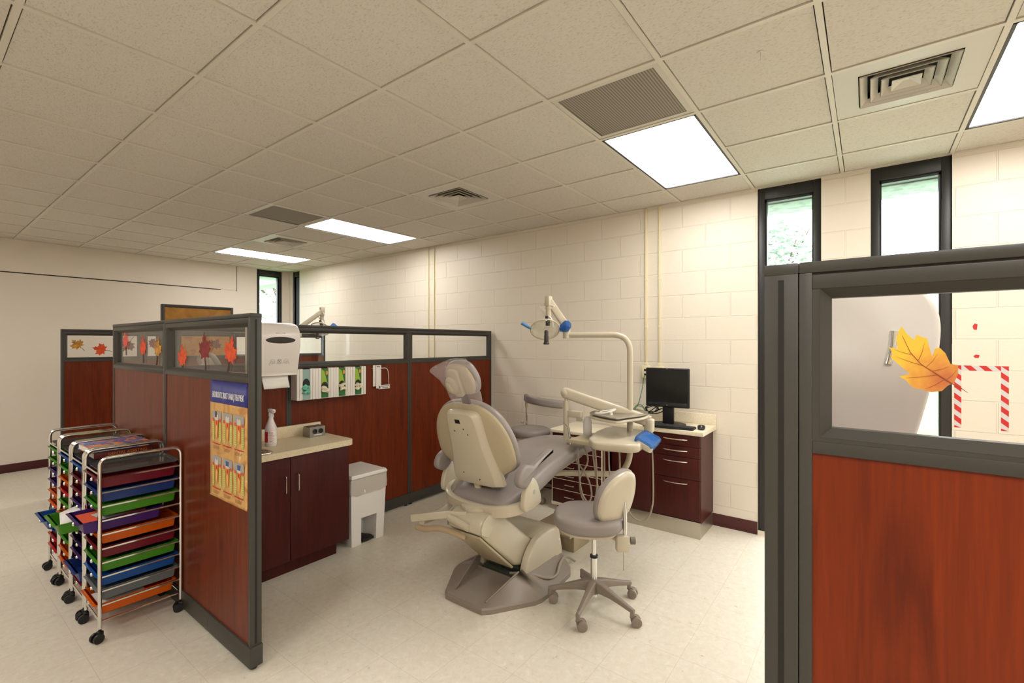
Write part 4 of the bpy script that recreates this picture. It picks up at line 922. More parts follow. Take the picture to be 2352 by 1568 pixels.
    for x, y in ((-.09, .40), (.015, .42), (.05, .385), (-.11, .10), (.06, .07)):
        MB_ = MB(); MB_.cyl(Mk @ Vector((x*.75, y, .066)), Mk @ Vector((x*.75, y, .0695)), .0045, n=10); P(MB_, 'screw', FRAMED, p_)
    MB_ = MB(); MB_.box((-.045, .455, .066), (-.005, .482, .0692), 0, Mk); P(MB_, 'plate_label', BLACK, p_)
    mb.bm.free()
    mb = MB(); mb.box((-.032, .48, -.006), (.030, .66, .008), .003, Mk @ T(.03, 0, 0)); P(mb, 'headrest_bar', mat('brown_steel', (74, 44, 36), .4, .3))
    # link between back plate and yoke
    mb = MB(); mb.tube([Mk @ Vector((-.02, .03, .04)), Mk @ Vector((-.01, -.06, .045)), Vector((1.93, -.04, .60))], .001, sec=[(22, 8), (-22, 8), (-22, -8), (22, -8)], up=(0, 1, 0)); mb.cyl(Mk @ Vector((-.05, .03, .045)), Mk @ Vector((.03, .03, .045)), .016); P(mb, 'back_link', BEIGE)
    # headrest
    Mh = Mk @ T(.045, .735, .012, rx=.10)
    ho = smooth2([(-.085, -.095), (0, -.105), (.085, -.095), (.118, -.03), (.112, .04), (.075, .098), (0, .112), (-.075, .098), (-.112, .04), (-.118, -.03)], 4)
    mb = MB(); mb.pad(ho, .06, .026, Mh @ T(0, 0, -.05)); h_ = P(mb, 'headrest_cushion', GREYV, ang=60)
    mb = MB(); mb.rings([[Mh @ Vector((x*f, y*f, z)) for x, y in ho] for f, z in ((.93, .008), (.90, .020), (.80, .028), (.4, .031))]); P(mb, 'headrest_shell', BEIGE2, h_, 50)
    mb = MB(); mb.prism(rrect(.082, .185, .028, 5, -.012, -.008), .026, .052, Mh, .008); mb.sphere((0, 0, 0), (.050, .058, .026), Mh @ T(-.038, -.02, .055), 20, 12); P(mb, 'headrest_joint', BEIGE, h_, 50)
    # clear bag over the headrest
    mb = MB(); rs = []; NB = 44
    lev = [(-.155, .115, .085, 0), (-.12, .122, .095, -.002), (-.08, .126, .10, -.004), (-.03, .130, .105, -.012), (.02, .140, .11, -.026), (.06, .140, .105, -.040), (.095, .120, .085, -.030), (.125, .090, .05, .018), (.142, .055, .015, .046)]
    L_ = catmull([(a, b, c) for a, b, c, d in lev], 3); D_ = catmull([(d, 0, 0) for a, b, c, d in lev], 3)
    for q, (p, d) in enumerate(zip(L_, D_)):
        r = []
        for i in range(NB):
            a = 2*PI*i/NB; f = .95+.11*noise.noise(Vector((math.cos(a)*2.6, math.sin(a)*2.6, p.x*16)))+.05*noise.noise(Vector((math.cos(a)*7, math.sin(a)*7, p.x*38+5)))
            tip = max(0, math.cos(a-PI))**10*.055*math.exp(-((p.x-.05)/.045)**2)
            x = p.y*f*math.cos(a)+d.x-tip; z = p.z*.62*f*math.sin(a)+.014
            r.append(Mh @ Vector((x, p.x, z)))
        rs.append(r)
    mb.rings(rs, (False, True)); P(mb, 'headrest_bag', FILM, h_, 14)
    # assistant's side arm: bent tube and swing bar
    mb = MB(); mb.tube(fillet([(2.03, .30, .60), (2.02, .31, .50), (1.90, .31, .465), (1.74, .30, .475)], .09, 7), [.030]*3+[.028]*(len(fillet([(0, 0, 0)]*4, .09, 7))-3), 14) if False else mb.tube(fillet([(2.03, .30, .60), (2.02, .31, .49), (1.90, .31, .465), (1.74, .30, .475)], .09, 7), .027, 14)
    P(mb, 'assistant_tube', BEIGE)
    mb = MB(); mb.tube([(1.84, .0, .545), (1.80, .12, .535), (1.72, .37, .480)], .001, sec=rrect(46, 24, 8, 3), up=(0, 0, 1)); P(mb, 'swing_bar', BEIGE)
    mb = MB(); mb.tube(catmull([(1.735, .345, .428), (1.745, .28, .425), (1.77, .18, .445), (1.79, .08, .440), (1.81, -.02, .42)], 5), [.012]+[.019]*19+[.016], 12); P(mb, 'suction_hose', mat('tan_hose', (168, 148, 116), .45))
    mb = MB(); mb.cyl((1.79, -.06, .495), (1.79, .10, .525), .022); P(mb, 'arm_pivot', BEIGE)
    mb = MB(); mb.tube([(2.02, .16, .60), (2.0, .155, .34)], .006, 8); P(mb, 'cable', mat('brown_cable', (96, 82, 56), .5))
    mb = MB(); mb.tube(catmull([(2.17, -.08, .085), (2.20, -.20, .105), (2.28, -.30, .075), (2.38, -.31, .060), (2.48, -.275, .085), (2.60, -.235, .075), (2.67, -.235, .05), (2.70, -.27, .02)], 6), .009, 10); P(mb, 'supply_hose', TUBEG)
    return t
ch = make_chair('beige and grey dental chair in the middle, clear bag over its headrest')
ch2 = dup(ch); ch2.location = (2.30-.12, 3.34, 0); ch2['label'] = 'second dental chair beyond the partition, only its bagged headrest showing through the glass'

# ------------------------------------------------------------------ floor utility box
t = thing('utility_box', 'low beige metal utility box on the floor behind the dental chair base', 'box', (2.92, -.06, 0))
BX = mat('beige_metal', (172, 158, 130), .35, .35)
MB().box((-.19, -.17, .150), (.20, .19, .170), .004).build('top_plate', BX, t); MB().box((-.07, -.135, .0), (.18, .12, .150), .004).build('housing', BX, t)
MB().cyl((-.0715, -.07, .075), (-.070, -.07, .075), .028, n=18).build('knockout', BEIGE2, t)

# ------------------------------------------------------------------ delivery unit on its arm
DX, DY = 2.86, -.33
t = thing('delivery_unit', 'beige dental delivery unit with steel tray and blue-wrapped keypad on a sprung arm', 'dental delivery unit', (2.97, -.603, 0))
W = Matrix.Translation((-2.97, .603, 0))
def P(mb, name, m, par=None, ang=38): return mb.build(name, m, par or t, ang=ang, M=W)
px_, py_ = 2.80, -.155
mb = MB(); a = Vector((px_+.0, py_+.01, 1.225)); b = Vector((3.02, -.725, 1.035)); mb.tube([a, b], .001, sec=rrect(84, 52, 20, 4), up=(0, 0, 1)); mb.sphere(a, (.034, .034, .04)); P(mb, 'spring_arm', BEIGE)
MB_ = MB(); MB_.box((2.985, -.755, .955), (3.05, -.69, 1.06), .018, seg=3); P(MB_, 'arm_end_housing', BEIGE)
MB_ = MB(); MB_.cyl((px_, py_, .80), (px_, py_, 1.165), .021, n=20).cyl((px_, py_, 1.165), (px_, py_, 1.195), .014); P(MB_, 'drop_post', BEIGE)
MB_ = MB(); MB_.box((px_-.012, py_-.13, 1.045), (px_+.03, py_, 1.095), .006).box((px_+.0, py_-.125, 1.02), (px_+.03, py_-.085, 1.05), .004); P(MB_, 'tray_bracket', BEIGE)
# tray holder and steel tray
tr = smooth2([(2.70, -.72), (2.60, -.68), (2.66, -.50), (2.76, -.40), (3.02, -.40), (3.10, -.46), (3.12, -.62), (3.02, -.745), (2.86, -.765)], 3)
Mt = T(.03, .04, 0)
mb = MB(); mb.prism(tr, 1.062, 1.080, Mt, .006); P(mb, 'tray_holder', BEIGE)
mb = MB(); ti = lambda d, z: [Mt @ Vector((x, y, z)) for x, y in inset(tr, d)]
mb.rings([ti(.004, 1.092), ti(.002, 1.098), ti(.006, 1.100), ti(.014, 1.090), ti(.018, 1.087)], (True, True)); P(mb, 'steel_tray', STEEL)
mb = MB(); mb.tube(catmull([(2.80, -.40, 1.092), (2.80, -.47, 1.10), (2.82, -.52, 1.115), (2.86, -.53, 1.125), (2.85, -.50, 1.118), (2.84, -.42, 1.10)], 5), .006, 8); mb.cyl((2.80, -.525, 1.09), (2.80, -.525, 1.108), .010); P(mb, 'white_clip', WHITE)
# unit body
bo = [(2.56, -.50), (2.545, -.56), (2.60, -.79), (2.66, -.83), (3.0, -.80), (3.06, -.72), (3.06, -.44), (3.02, -.40), (2.70, -.42)]
bo = [(p.x, p.y) for p in fillet([(2.80, -.40, 0), (2.56, -.47, 0), (2.455, -.56, 0), (2.51, -.78, 0), (2.56, -.83, 0), (3.02, -.76, 0), (3.07, -.70, 0), (3.06, -.42, 0), (3.00, -.385, 0), (2.80, -.40, 0)], .04, 5)][:-1]
mb = MB(); mb.prism(bo, .905, .962, I4, .018); P(mb, 'unit_body', BEIGE)
mb = MB(); mb.box((2.62, -.50, .88), (2.95, -.30, .912), .01, Mt); P(mb, 'body_underside', BEIGE2)
# blue wrapped keypad on the right-hand side of the body, tilted
Mp_ = basis((2.76, -.825, .935), (1, 0, 0), (0, -.80, -.60), (0, .60, -.80))
mb = MB(); mb.prism(rrect(.31, .12, .03, 5, -.02), -.02, .022, basis((2.80, -.80, .938), (.985, .17, 0), (.153, -.886, -.44), (-.075, .433, -.898)), .008); P(mb, 'keypad', BEIGE)
Mq_ = basis((2.80, -.805, .958), (.985, .17, 0), (.153, -.886, -.44), (.075, -.433, .898))
mb = MB(); mb.box((-.13, -.045, -.006), (.10, .045, .002), .002, Mq_); P(mb, 'keypad_face', mat('blue_keypad', (96, 176, 205), .35))
mb = MB(); rs = []
for z, s_ in ((-.05, .86), (-.035, 1.0), (0, 1.06), (.012, 1.0), (.016, .8)):
    rs.append([Mq_ @ Vector((x*s_*(1+.05*noise.noise(Vector((x*30, y*30, z*40)))), y*s_*(1+.12*noise.noise(Vector((x*22, y*30, z*60+4)))), z+.006*noise.noise(Vector((x*40, y*40, 1))))) for x, y in rrect(.285, .13, .03, 10, -.02)])
mb.rings(rs); P(mb, 'blue_barrier', FILMB, ang=16)
# instrument bar with holders
mb = MB(); mb.tube([(px_, py_-.0, .865), (px_+.01, py_-.12, .868), (px_+.0, -.46, .872), (px_-.03, -.64, .876)], .001, sec=rrect(46, 34, 14, 4), up=(0, 0, 1)); mb.sphere((px_-.03, -.645, .876), (.017, .02, .023)); P(mb, 'instrument_bar', BEIGE)
mb = MB(); mb.tube([(px_-.07, -.37, .888), (px_+.02, -.44, .925)], .001, sec=rrect(34, 24, 8, 3), up=(0, 0, 1)); P(mb, 'handle_bracket', BEIGE)
mb = MB(); mb.tube([(2.72, -.195, 1.0), (2.70, -.235, .985)], .0035, 8).tube([(2.70, -.235, .985), (2.71, -.24, .90), (2.72, -.235, .86)], [.006, .009, .008], 10).tube([(2.72, -.195, 1.0), (2.74, -.165, 1.002)], .0015, 6); P(mb, 'air_water_syringe', CHROME)
MB_ = MB(); MB_.cyl((2.745, -.405, .852), (2.745, -.405, .885), .011); P(MB_, 'hose_plug', BLACK)
HS = [[(2.72, -.235, .86), (2.75, -.26, .75), (2.79, -.34, .62), (2.80, -.37, .50), (2.76, -.36, .45), (2.71, -.33, .56), (2.72, -.30, .84)],
      [(2.76, -.33, .85), (2.78, -.35, .74), (2.75, -.30, .60), (2.72, -.34, .48), (2.70, -.42, .43), (2.69, -.47, .60), (2.70, -.45, .85)],
      [(2.745, -.405, .855), (2.75, -.42, .72), (2.76, -.44, .58), (2.75, -.47, .52), (2.74, -.50, .60), (2.74, -.50, .86)],
      [(2.75, -.53, .86), (2.76, -.53, .72), (2.76, -.55, .60), (2.76, -.58, .54), (2.76, -.61, .62), (2.75, -.61, .86)],
      [(2.86, -.80, .90), (2.88, -.80, .72), (2.90, -.79, .48), (2.89, -.74, .36), (2.86, -.66, .38), (2.84, -.60, .50)]]
for h_ in HS:
    MB_ = MB(); MB_.tube(catmull(h_, 7), .0065, 8); P(MB_, 'instrument_hose', TUBEG)
mb = MB(); mb.lathe([(.020, 0), (.033, .008), (.033, .115), (.024, .135), (.016, .15)], 20, T(2.87, -.30, .90)); P(mb, 'water_bottle', m_plastic('frosted_bottle', (232, 230, 226), .45, .3, .35))
# ------------------------------------------------------------------ dental light on its pole
def make_light(label, pole=((2.46, -.02, .632), (2.70, -.10, .632), (2.965, -.53, .632), (2.97, -.595, .75), (2.97, -.595, 1.665)), elbow=(2.85, -.13), ze=1.665, tip=(2.753, -.032, 1.925), zh=0, mir=1):
    t = thing('dental_light', label, 'dental light', (pole[-1][0], pole[-1][1], 0), group='dental operating lights'); W = Matrix.Translation((-pole[-1][0], -pole[-1][1], 0)); ex, ey = elbow
    def P(mb, name, m, par=t, ang=38): return mb.build(name, m, par, ang=ang, M=W)
    mb = MB(); mb.tube(fillet(list(pole)+[(ex, ey, ze)], .13, 9), .0215, 16); mb.box((pole[0][0]-.08, pole[0][1]-.05, .60), (pole[0][0]+.16, pole[0][1]+.07, .66), .015); P(mb, 'pole', BEIGE)
    mb = MB(); mb.cyl((ex, ey, ze-.025), (ex, ey, ze+.075), .030, n=20); P(mb, 'elbow', BEIGE)
    mb = MB(); a = Vector((ex, ey+.005, ze+.07)); b = Vector(tip); mb.tube([a, b], .001, sec=rrect(58, 36, 12, 4), up=(0, 0, 1)); mb.box((-.028, -.022, -.045), (.028, .022, .035), .01, T(tip[0]-.005, tip[1]+.002, tip[2]+.005)); P(mb, 'spring_arm', BEIGE)
    hx, hy = tip[0]-.005, tip[1]+.002; W = Matrix.Translation((-pole[-1][0], -pole[-1][1], tip[2]-1.925))
    def P(mb, name, m, par=t, ang=38): return mb.build(name, m, par, ang=ang, M=W)
    MB_ = MB(); MB_.cyl((hx, hy, 1.775), (hx, hy, 1.905), .023, .020, n=18).cyl((hx, hy, 1.865), (hx, hy, 1.88), .027, n=18); P(MB_, 'drop_tube', BEIGE)
    mb = MB(); mb.tube(catmull([(hx, hy-.05, 1.885), (hx, hy, 1.895), (hx-.01, hy+.06, 1.895), (hx-.01, hy+.065, 1.865), (hx-.01, hy+.02, 1.82), (hx-.01, hy-.03, 1.79), (hx, hy-.045, 1.72)], 6), .0065, 8); P(mb, 'coiled_cord', WHITE)
    # head: yoke ring, reflector dish, lamp, shield and handles. The head faces down and back
    rt_ = Vector((math.cos(.92157), -math.sin(.92157), 0)); fw_ = Vector((math.sin(.92157), math.cos(.92157), 0)); n_ = (Vector((0, 0, -1))*.66-fw_*.75).normalized(); up_ = n_.cross(rt_)*-1
    hc = Vector((hx, hy, 1.705))-rt_*.026; Mh = basis(hc, rt_*.82, up_, n_)
    mb = MB(); mb.tube([Mh @ Vector((.135*math.cos(a), .098*math.sin(a), -.004)) for a in [2*PI*i/40 for i in range(40)]], .006, 8, closed=True); P(mb, 'head_ring', BEIGE)
    mb = MB(); rs = [[Mh @ Vector((r*1.0*math.cos(a), r*.74*math.sin(a), z)) for a in [2*PI*i/36 for i in range(36)]] for r, z in ((.132, 0), (.115, -.030), (.08, -.052), (.03, -.062))]
    mb.rings(rs, (False, True)); P(mb, 'reflector', m_plastic('dichroic_reflector', (232, 228, 208), .1, .70, .05), ang=60)
    mb = MB(); rs = [[Mh @ Vector((r*math.cos(a), r*.74*math.sin(a), z)) for a in [2*PI*i/36 for i in range(36)]] for r, z in ((.128, .004), (.105, .022), (.06, .032), (.01, .035))]
    mb.rings(rs, (False, True)); P(mb, 'clear_shield', m_glass('clear_shield_plastic', (.97, .98, .98), .10, .05) if 'clear_shield_plastic' not in MATS else MATS['clear_shield_plastic'], ang=60)
    MB_ = MB(); MB_.cyl((hx-.01, hy, 1.775), (hx-.01, hy, 1.735), .018, n=16).box((-.03, -.01, -.01), (.03, .01, .02), .004, T(hx-.005, hy, 1.79)); P(MB_, 'bulb_cap', BLACK)
    fx, fy_ = hx-.078, hy-.03
    MB_ = MB(); MB_.lathe([(.017, 1.592), (.022, 1.596), (.022, 1.604), (.017, 1.610), (.017, 1.655), (.015, 1.66), (.015, 1.69), (.008, 1.70)], 18, T(fx, fy_, 0)); P(MB_, 'lamp_socket', mat('dark_bakelite', (44, 40, 34), .4))
    for s, z_ in ((-1, 0), (1, 0)):
        e = Mh @ Vector((s*.13, -.01, 0)); d = (rt_*s*.075+Vector((0, 0, .045 if s < 0 else .022)))
        mb = MB(); mb.tube([e, e+d*.35, e+d], [.007, .012, .013] if s < 0 else [.008, .018, .022], 10); P(mb, 'wrapped_handle', mat('blue_wrap', (66, 128, 188), .35))
        if s > 0:
            mb = MB(); rs = []
            for k in range(5):
                c = e+d*(.1+.28*k); r = (.022, .034, .042, .036, .014)[k]
                rs.append([c+Vector((0, 0, 1))*(r*math.cos(a)*(1+.25*math.sin(3*a+k)))+fw_*(r*math.sin(a)*(1+.2*math.cos(2*a+k))) for a in [2*PI*i/16 for i in range(16)]])
            mb.rings(rs); P(mb, 'barrier_film', FILMB, ang=14)
    return t
make_light('dental light with blue-wrapped handles on a tall curved pole over the chair')
make_light('distant dental light poking up above the partition near the corner window', pole=((2.30, 3.20, .632), (2.26, 3.26, .632), (2.22, 3.60, .632), (2.20, 3.66, .75), (2.20, 3.66, 1.70)), elbow=(2.46, 3.12), ze=1.70, tip=(2.74, 3.10, 1.985))
# ------------------------------------------------------------------ stools
def caster(t, x, y, rz, m, par=None):
    M = T(x, y, 0, rz=rz)
    c = MB().cyl((x, y, .05), (x, y, .085), .008, n=10).prism([(-.045, .030), (-.040, .050), (-.02, .062), (.010, .062), (.014, .050), (-.01, .035)], -.008, .008, M @ basis((0, 0, 0), (1, 0, 0), (0, 0, 1), (0, -1, 0))).build('caster', m, par or t)
    for s in (-1, 1):
        MB().lathe([(.020, -.002), (.0285, 0), (.0295, .006), (.0285, .014), (.024, .017), (.012, .0175)], 22, M @ basis((-.022, s*.009, .0295), (1, 0, 0), (0, 0, 1) if s < 0 else (0, 0, -1), (0, s, 0))).build('wheel', m, c)
def star_base(t, R, a0, m, z1=.115, z0=.085):
    for k in range(5):
        a = a0+2*PI*k/5; M = Matrix.Rotation(a, 4, 'Z')
        mb = MB(); rs = []
        for r, zc, hh, ww in ((.015, .135, .035, .024), (.06, .132, .030, .020), (.12, .122, .022, .016), (.19, .106, .017, .013), (R-.02, .092, .014, .012), (R+.012, .086, .012, .010)):
            rs.append([M @ Vector((r, y, zc+z)) for y, z in rrect(2*ww, 2*hh, .007, 3)])
        mb.rings(rs); mb.cyl(M @ Vector((R, 0, .055)), M @ Vector((R, 0, .09)), .013, n=12); mb.build('leg', m, t)
        p = M @ Vector((R, 0, 0)); caster(t, p.x, p.y, 2.04+random.Random(k+int(R*100)).uniform(-.4, .4), m)
    MB().lathe([(.020, .085), (.034, .09), (.036, .14), (.030, .155)], 24).build('hub', m, t)
SX, SY = 2.285, -.655
t = thing('operator_stool', 'grey operator stool with beige-shelled backrest, in front by the chair base', 'stool', (SX, SY, 0), group='dental stools')
star_base(t, .268, math.atan2(-.698-SY, 2.024-SX)-.02, TAUPE)
MB().cyl((0, 0, .065), (0, 0, .305), .020, n=20).build('lower_column', CHROME, t); MB().cyl((0, 0, .302), (0, 0, .316), .0235, n=20).build('column_collar', BLACK, t); MB().cyl((0, 0, .31), (0, 0, .485), .0135, n=16).build('gas_piston', CHROME, t)
so = smooth2([(.20, -.10), (.215, .0), (.19, .13), (.10, .205), (-.02, .222), (-.13, .19), (-.20, .10), (-.215, -.01), (-.18, -.13), (-.08, -.19), (.05, -.20), (.15, -.17)], 4)
MB().pad(so, .085, .034, T(-.01, .02, .497, rz=.5), crown=.008).build('seat', GREYV, t, ang=60)
MB().prism(inset(so, .03), .480, .501, T(-.01, .02, 0, rz=.5), .006).build('seat_pan', BEIGE, t)
# backrest: pad on the camera-right side of the seat, facing back towards it
bd = Vector((.36, .92, .10)).normalized(); br = Vector((.93, -.36, 0)).normalized()   # facing direction, across
br = (br-br.dot(bd)*bd).normalized(); bu = br.cross(bd)*-1 if br.cross(bd).z < 0 else br.cross(bd)
Mb = basis((-.025, -.150, .690), br, bu, -bd)
bo_ = smooth2([(-.135, -.07), (-.10, -.125), (-.03, -.145), (.05, -.135), (.115, -.09), (.15, .0), (.155, .09), (.13, .15), (.06, .165), (-.02, .14), (-.09, .085), (-.13, .01)], 4)
MB().pad(bo_, .045, .018, Mb @ T(0, 0, -.045)).build('backrest', GREYV, t, ang=60)
mb = MB(); mb.rings([[Mb @ Vector((x, y, z)) for x, y in inset(bo_, d)] for d, z in ((.008, -.002), (.010, .012), (.018, .022))]+[[Mb @ Vector((.01+(x-.01)*f, .02+(y-.02)*f, z)) for x, y in bo_] for f, z in ((.76, .030), (.5, .035), (.2, .037))]); mb.build('backrest_shell', BEIGE, t, ang=50)
pb = Mb @ Vector((.045, -.06, .035))
mb = MB(); mb.tube([pb+Vector((0, 0, .05)), Vector((pb.x, pb.y-.004, .60)), Vector((pb.x, pb.y-.004, .44))], .0125, 14); mb.build('back_post', CHROME, t)
mb = MB(); mb.box((-.045, -.026, -.05), (.03, .026, .045), .012, T(pb.x-.01, pb.y, .440, rz=-.9)); mb.build('post_clamp', BEIGE, t)
mb = MB(); mb.tube([(0, 0, .475), (pb.x*.6, pb.y*.6, .462), (pb.x-.01, pb.y+.01, .450)], .001, sec=rrect(24, 50, 8, 3), up=(0, 0, 1)); mb.build('back_bracket', BEIGE, t)
MB().cyl((pb.x+.02, pb.y-.03, .45), (pb.x+.035, pb.y-.052, .45), .021, n=10).build('adjusting_knob', mat('grey_knob', (110, 104, 92), .5), t)
MB().cyl((pb.x-.02, pb.y-.005, .40), (pb.x-.022, pb.y-.005, .285), .0028, n=8).build('height_lever', STEEL, t)

t = thing('assistant_stool', 'grey assistant stool with curved torso bar, standing by the block wall', 'stool', (3.75, .84, 0), group='dental stools')
star_base(t, .25, .4, TAUPE)
MB().cyl((0, 0, .145), (0, 0, .38), .021, n=18).build('lower_column', CHROME, t); MB().cyl((0, 0, .38), (0, 0, .58), .0135, n=14).build('gas_piston', CHROME, t)
MB().pad(ell(.20, .215, 40), .080, .034, T(0, 0, .636), crown=.006).build('seat', GREYV, t, ang=60)
MB().prism(ell(.16, .17, 32), .615, .638, I4, .005).box((-.05, -.06, .575), (.05, .06, .617), .004).build('seat_pan', BEIGE2, t)
qx, qy = .165, .165
mb = MB(); mb.tube(fillet([(0, .02, .600), (qx, qy, .600), (qx, qy, .92)], .04), .010, 10); mb.build('torso_post', CHROME, t)
MB().cyl((qx, qy, .90), (qx, qy, .955), .017, n=14).build('post_sleeve', BEIGE2, t)
MB().sphere((qx-.02, qy+.045, .735), (.012, .020, .016)).build('knob', BEIGE, t)
mb = MB(); arc = catmull([(qx+.035, qy+.035, .998), (qx, qy, 1.0), (qx-.09, qy-.10, 1.0), (qx-.14, qy-.24, .995), (qx-.13, qy-.36, .985), (qx-.08, qy-.46, .975), (qx-.05, qy-.49, .972)], 6)
mb.tube(arc, [.55, .85]+[1]*(len(arc)-4)+[1.0, .6], sec=[(a*.001, b*.001) for a, b in rrect(86, 54, 26, 5)], up=(0, 0, 1)); mb.build('torso_bar', GREYV, t, ang=60)

# ------------------------------------------------------------------ mobile drawer cabinet
t = thing('mobile_cabinet', 'mahogany mobile drawer cabinet with cream edging, behind the chair legrest', 'cabinet', (3.575, -.075, 0))
Ym = .53; Xm = .44; ZM = .775
MB().box((0, .008, .075), (Xm, Ym-.008, .745)).build('body', MAHOG, t)
MB().prism(rrect(Xm+.06, Ym+.05, .03, 4, Xm/2+.005, Ym/2), .745, ZM, I4, .006).build('worktop', LAMIN2, t)
MB().prism(rrect(Xm+.04, Ym+.02, .02, 4, Xm/2, Ym/2), .050, .076, I4, .004).build('plinth', LAMIN2, t)
zs = [.745, .665, .565, .465, .30, .185, .076]
zs = [.745, .675, .575, .475, .375, .305, .205, .076]
mb = MB()
for y in (0.0, Ym-.006): mb.box((-.012, y, .076), (.002, y+.006, .745))
for z in zs[1:-1]: mb.box((-.012, .006, z-.002), (.002, Ym-.006, z+.002))
mb.build('edging', LAMIN2, t)
for a, b in zip(zs, zs[1:]):
    d = MB().box((-.011, .008, b+.003), (0, Ym-.008, a-.003), .001).build('drawer', MAHOG, t)
    zc = (a+b)/2+.006; yy0 = Ym-.25; MB().tube(fillet([(-.011, yy0, zc), (-.034, yy0, zc), (-.034, yy0+.10, zc), (-.011, yy0+.10, zc)], .010, 4), .0042, 8).build('handle', NICKEL, d)
for x in (.05, Xm-.05):
    for y in (.05, Ym-.05): MB().cyl((x-.01, y, .022), (x+.01, y, .022), .022, n=16).box((x-.012, y-.012, .03), (x+.012, y+.012, .052)).build('caster', BLACK, t)

# ------------------------------------------------------------------ wall counter with computer
t = thing('wall_cabinet', 'mahogany base cabinet with four bar-handled drawers under the computer', 'cabinet', (3.673, -.897, 0))
Lw = .78; Dw = WX-.010-3.673
MB().box((.02, 0, .12), (Dw, Lw, .842)).build('body', MAHOG, t)
MB().box((.018, .001, 0), (Dw, Lw, .122), .001).box((.003, 0.0, 0), (.02, Lw, .135), .001).build('kick_plate', STEEL, t)
zd = [.838, .745, .655, .475, .140]
for a, b in zip(zd, zd[1:]):
    d = MB().box((0, .003, b+.002), (.019, .405, a-.002), .001).build('drawer', MAHOG, t); zc = a-.035
    MB().tube(catmull([(0, .10, zc), (-.016, .105, zc), (-.030, .15, zc), (-.034, .20, zc), (-.030, .25, zc), (-.016, .295, zc), (0, .30, zc)], 5), .0048, 8).build('handle', NICKEL, d)
MB().box((0, .409, .14), (.019, Lw-.003, .838), .001).build('door', MAHOG, t)
t = thing('wall_countertop', 'pale laminate countertop with backsplash against the block wall', 'countertop', (3.655, -.925, .843))
MB().prism([(0, 0), (WX-.008-3.655, 0), (WX-.008-3.655, .82), (0, .82)], 0, .040, I4, .008).build('worktop', LAMIN2, t)
MB().box((WX-.033-3.655, 0, .04), (WX-.008-3.655, .82, .135), .005).build('backsplash', LAMIN2, t)
ZC = .8835
# monitor
t = thing('computer_monitor', 'black square flat-panel monitor, switched off, on the wall counter', 'monitor', (3.86, -.575, ZC))
Mm = T(0, 0, 0, rz=.10)
MB().prism(ell(.115, .15, 40), 0, .012, Mm, .004).build('stand_base', BLACK, t)
MB().box((-.018, -.048, .010), (.022, .048, .24), .008, Mm).build('stand_neck', BLACK, t)
MB().box((-.050, -.187, .155), (-.022, .187, .500), .010, Mm, 3).box((-.024, -.12, .20), (.02, .12, .44), .015, Mm).build('case', BLACK, t)
MB().box((-.0515, -.172, .200), (-.0500, .172, .488), 0, Mm).build('screen', BLACKG, t)
MB().box((-.0522, -.165, .168), (-.0498, .165, .196), .002, Mm).build('control_strip', mat('dark_strip', (34, 36, 38), .25), t)
MB().cyl(Mm @ Vector((-.0530, 0, .176)), Mm @ Vector((-.0520, 0, .176)), .004, n=14).build('logo_badge', STEEL, t)
text('case_lettering', 'HP', .010, STEEL, t, Mm @ T(-.0506, .0, .4935) @ basis((0, 0, 0), (0, -1, 0), (0, 0, 1), (-1, 0, 0)), sx=1.4)
# keyboard and mouse
t = thing('computer_keyboard', 'black keyboard lying in front of the monitor', 'keyboard', (3.715, -.63, ZC), .07)
MB().prism(rrect(.13, .42, .01, 3), 0, .014, T(0, 0, 0, ry=-.03), .003).build('keyboard_case', BLACK, t)
mb = MB()
for r in range(5):
    for c in range(19): mb.box((-.052+r*.021, -.200+c*.0212, .014), (-.034+r*.021, -.182+c*.0212, .0185), .0012, seg=1)
kc = mb.build('keycap', mat('key_black', (44, 44, 44), .55), t); kc['kind'] = 'stuff'
t = thing('computer_mouse', 'black mouse on the counter right of the keyboard', 'mouse', (3.79, -.875, ZC), .25)
mb = MB(); rs = []
for k, (x, hw_, h_) in enumerate(((-.055, .012, .010), (-.048, .024, .020), (-.02, .030, .032), (.015, .031, .036), (.042, .025, .026), (.055, .010, .010))): rs.append([Vector((x, a, max(b+h_/2, 0))) for a, b in ell(hw_, h_/2, 18, 2.4)])
mb.rings([[Vector(p) for p in r] for r in rs]); mb.build('mouse_body', BLACK, t, ang=60)
MB().box((-.045, -.005, .022), (-.015, .005, .034), .003).build('scroll_wheel', STEEL, t)
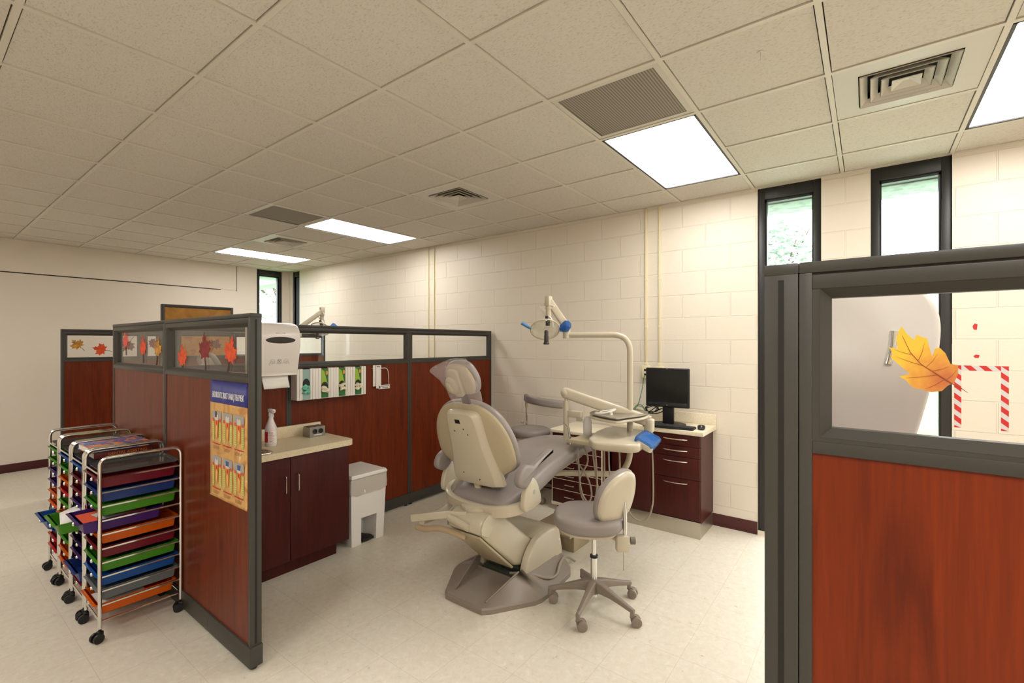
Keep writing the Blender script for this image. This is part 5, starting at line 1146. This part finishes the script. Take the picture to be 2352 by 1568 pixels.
# black speaker / base unit and cables
t = thing('desk_telephone', 'small black unit with a display at the back left of the wall counter', 'telephone', (3.80, -.175, ZC), 0)
MB().prism([(-.07, 0), (.07, 0), (.07, .075), (-.05, .055), (-.07, .02)], -.065, .065, basis((0, 0, 0), (1, 0, 0), (0, 0, 1), (0, -1, 0)), .005).build('unit_case', BLACK, t)
MB().box((-.054, -.04, .035), (-.052, .02, .05), M=T(-.012, 0, 0)).build('display', mat('pale_display', (150, 160, 160), .3), t)
GRN = mat('green_cable', (36, 120, 84), .5)
def cable(label, pts, r, m): o = MB().tube(catmull(pts, 7), r, 8).build('cable', m); tag(o, label, 'cable', 'cables behind the monitor'); return o
lp = [(3.99+.012*math.sin(i*2.1), -.255+.055*math.cos(i*1.05), .955+.050*math.sin(i*1.05)+.002*i) for i in range(13)]
cable('thin green cable dropping from the outlet and coiled on the counter', [(4.043, -.288, 1.305), (4.02, -.286, 1.27), (4.0, -.275, 1.15), (3.99, -.245, 1.03)]+lp+[(3.98, -.30, .90)], .0032, GRN)
for k, (lab) in enumerate(('loose black cable bundle hanging left of the monitor neck', 'black cable looped below the monitor case', 'black power cable running down behind the delivery tray')):
    rnd = random.Random(30+k); cx, cy, cz = ((3.93, -.40, 1.00), (3.93, -.47, .985), (3.91, -.34, .95))[k]
    pts = [(3.90, -.50, 1.06)]+[(cx+rnd.uniform(-.015, .015), cy+(.06 if k < 2 else .025)*math.cos(i*1.3+k), cz+(.030 if k < 2 else .05)*math.sin(i*1.3)) for i in range(9)]+[(3.93, -.33, .95), (3.94, -.32, .890)]
    cable(lab, pts, .004, BLACK)
# ------------------------------------------------------------------ round white support surface behind the backrest
t = thing('side_bowl', 'small round cream bowl peeking out behind the chair backrest', 'bowl', (2.66, .55, 0))
MB().lathe([(.03, 1.0), (.075, 1.012), (.085, 1.03), (.08, 1.03), (.05, 1.018)], 26).build('bowl', LAMIN2, t); MB().cyl((0, 0, .03), (0, 0, 1.0), .018, n=14).build('stem', BEIGE, t); MB().cyl((0, 0, 0), (0, 0, .03), .12, n=24).build('base', BEIGE, t)
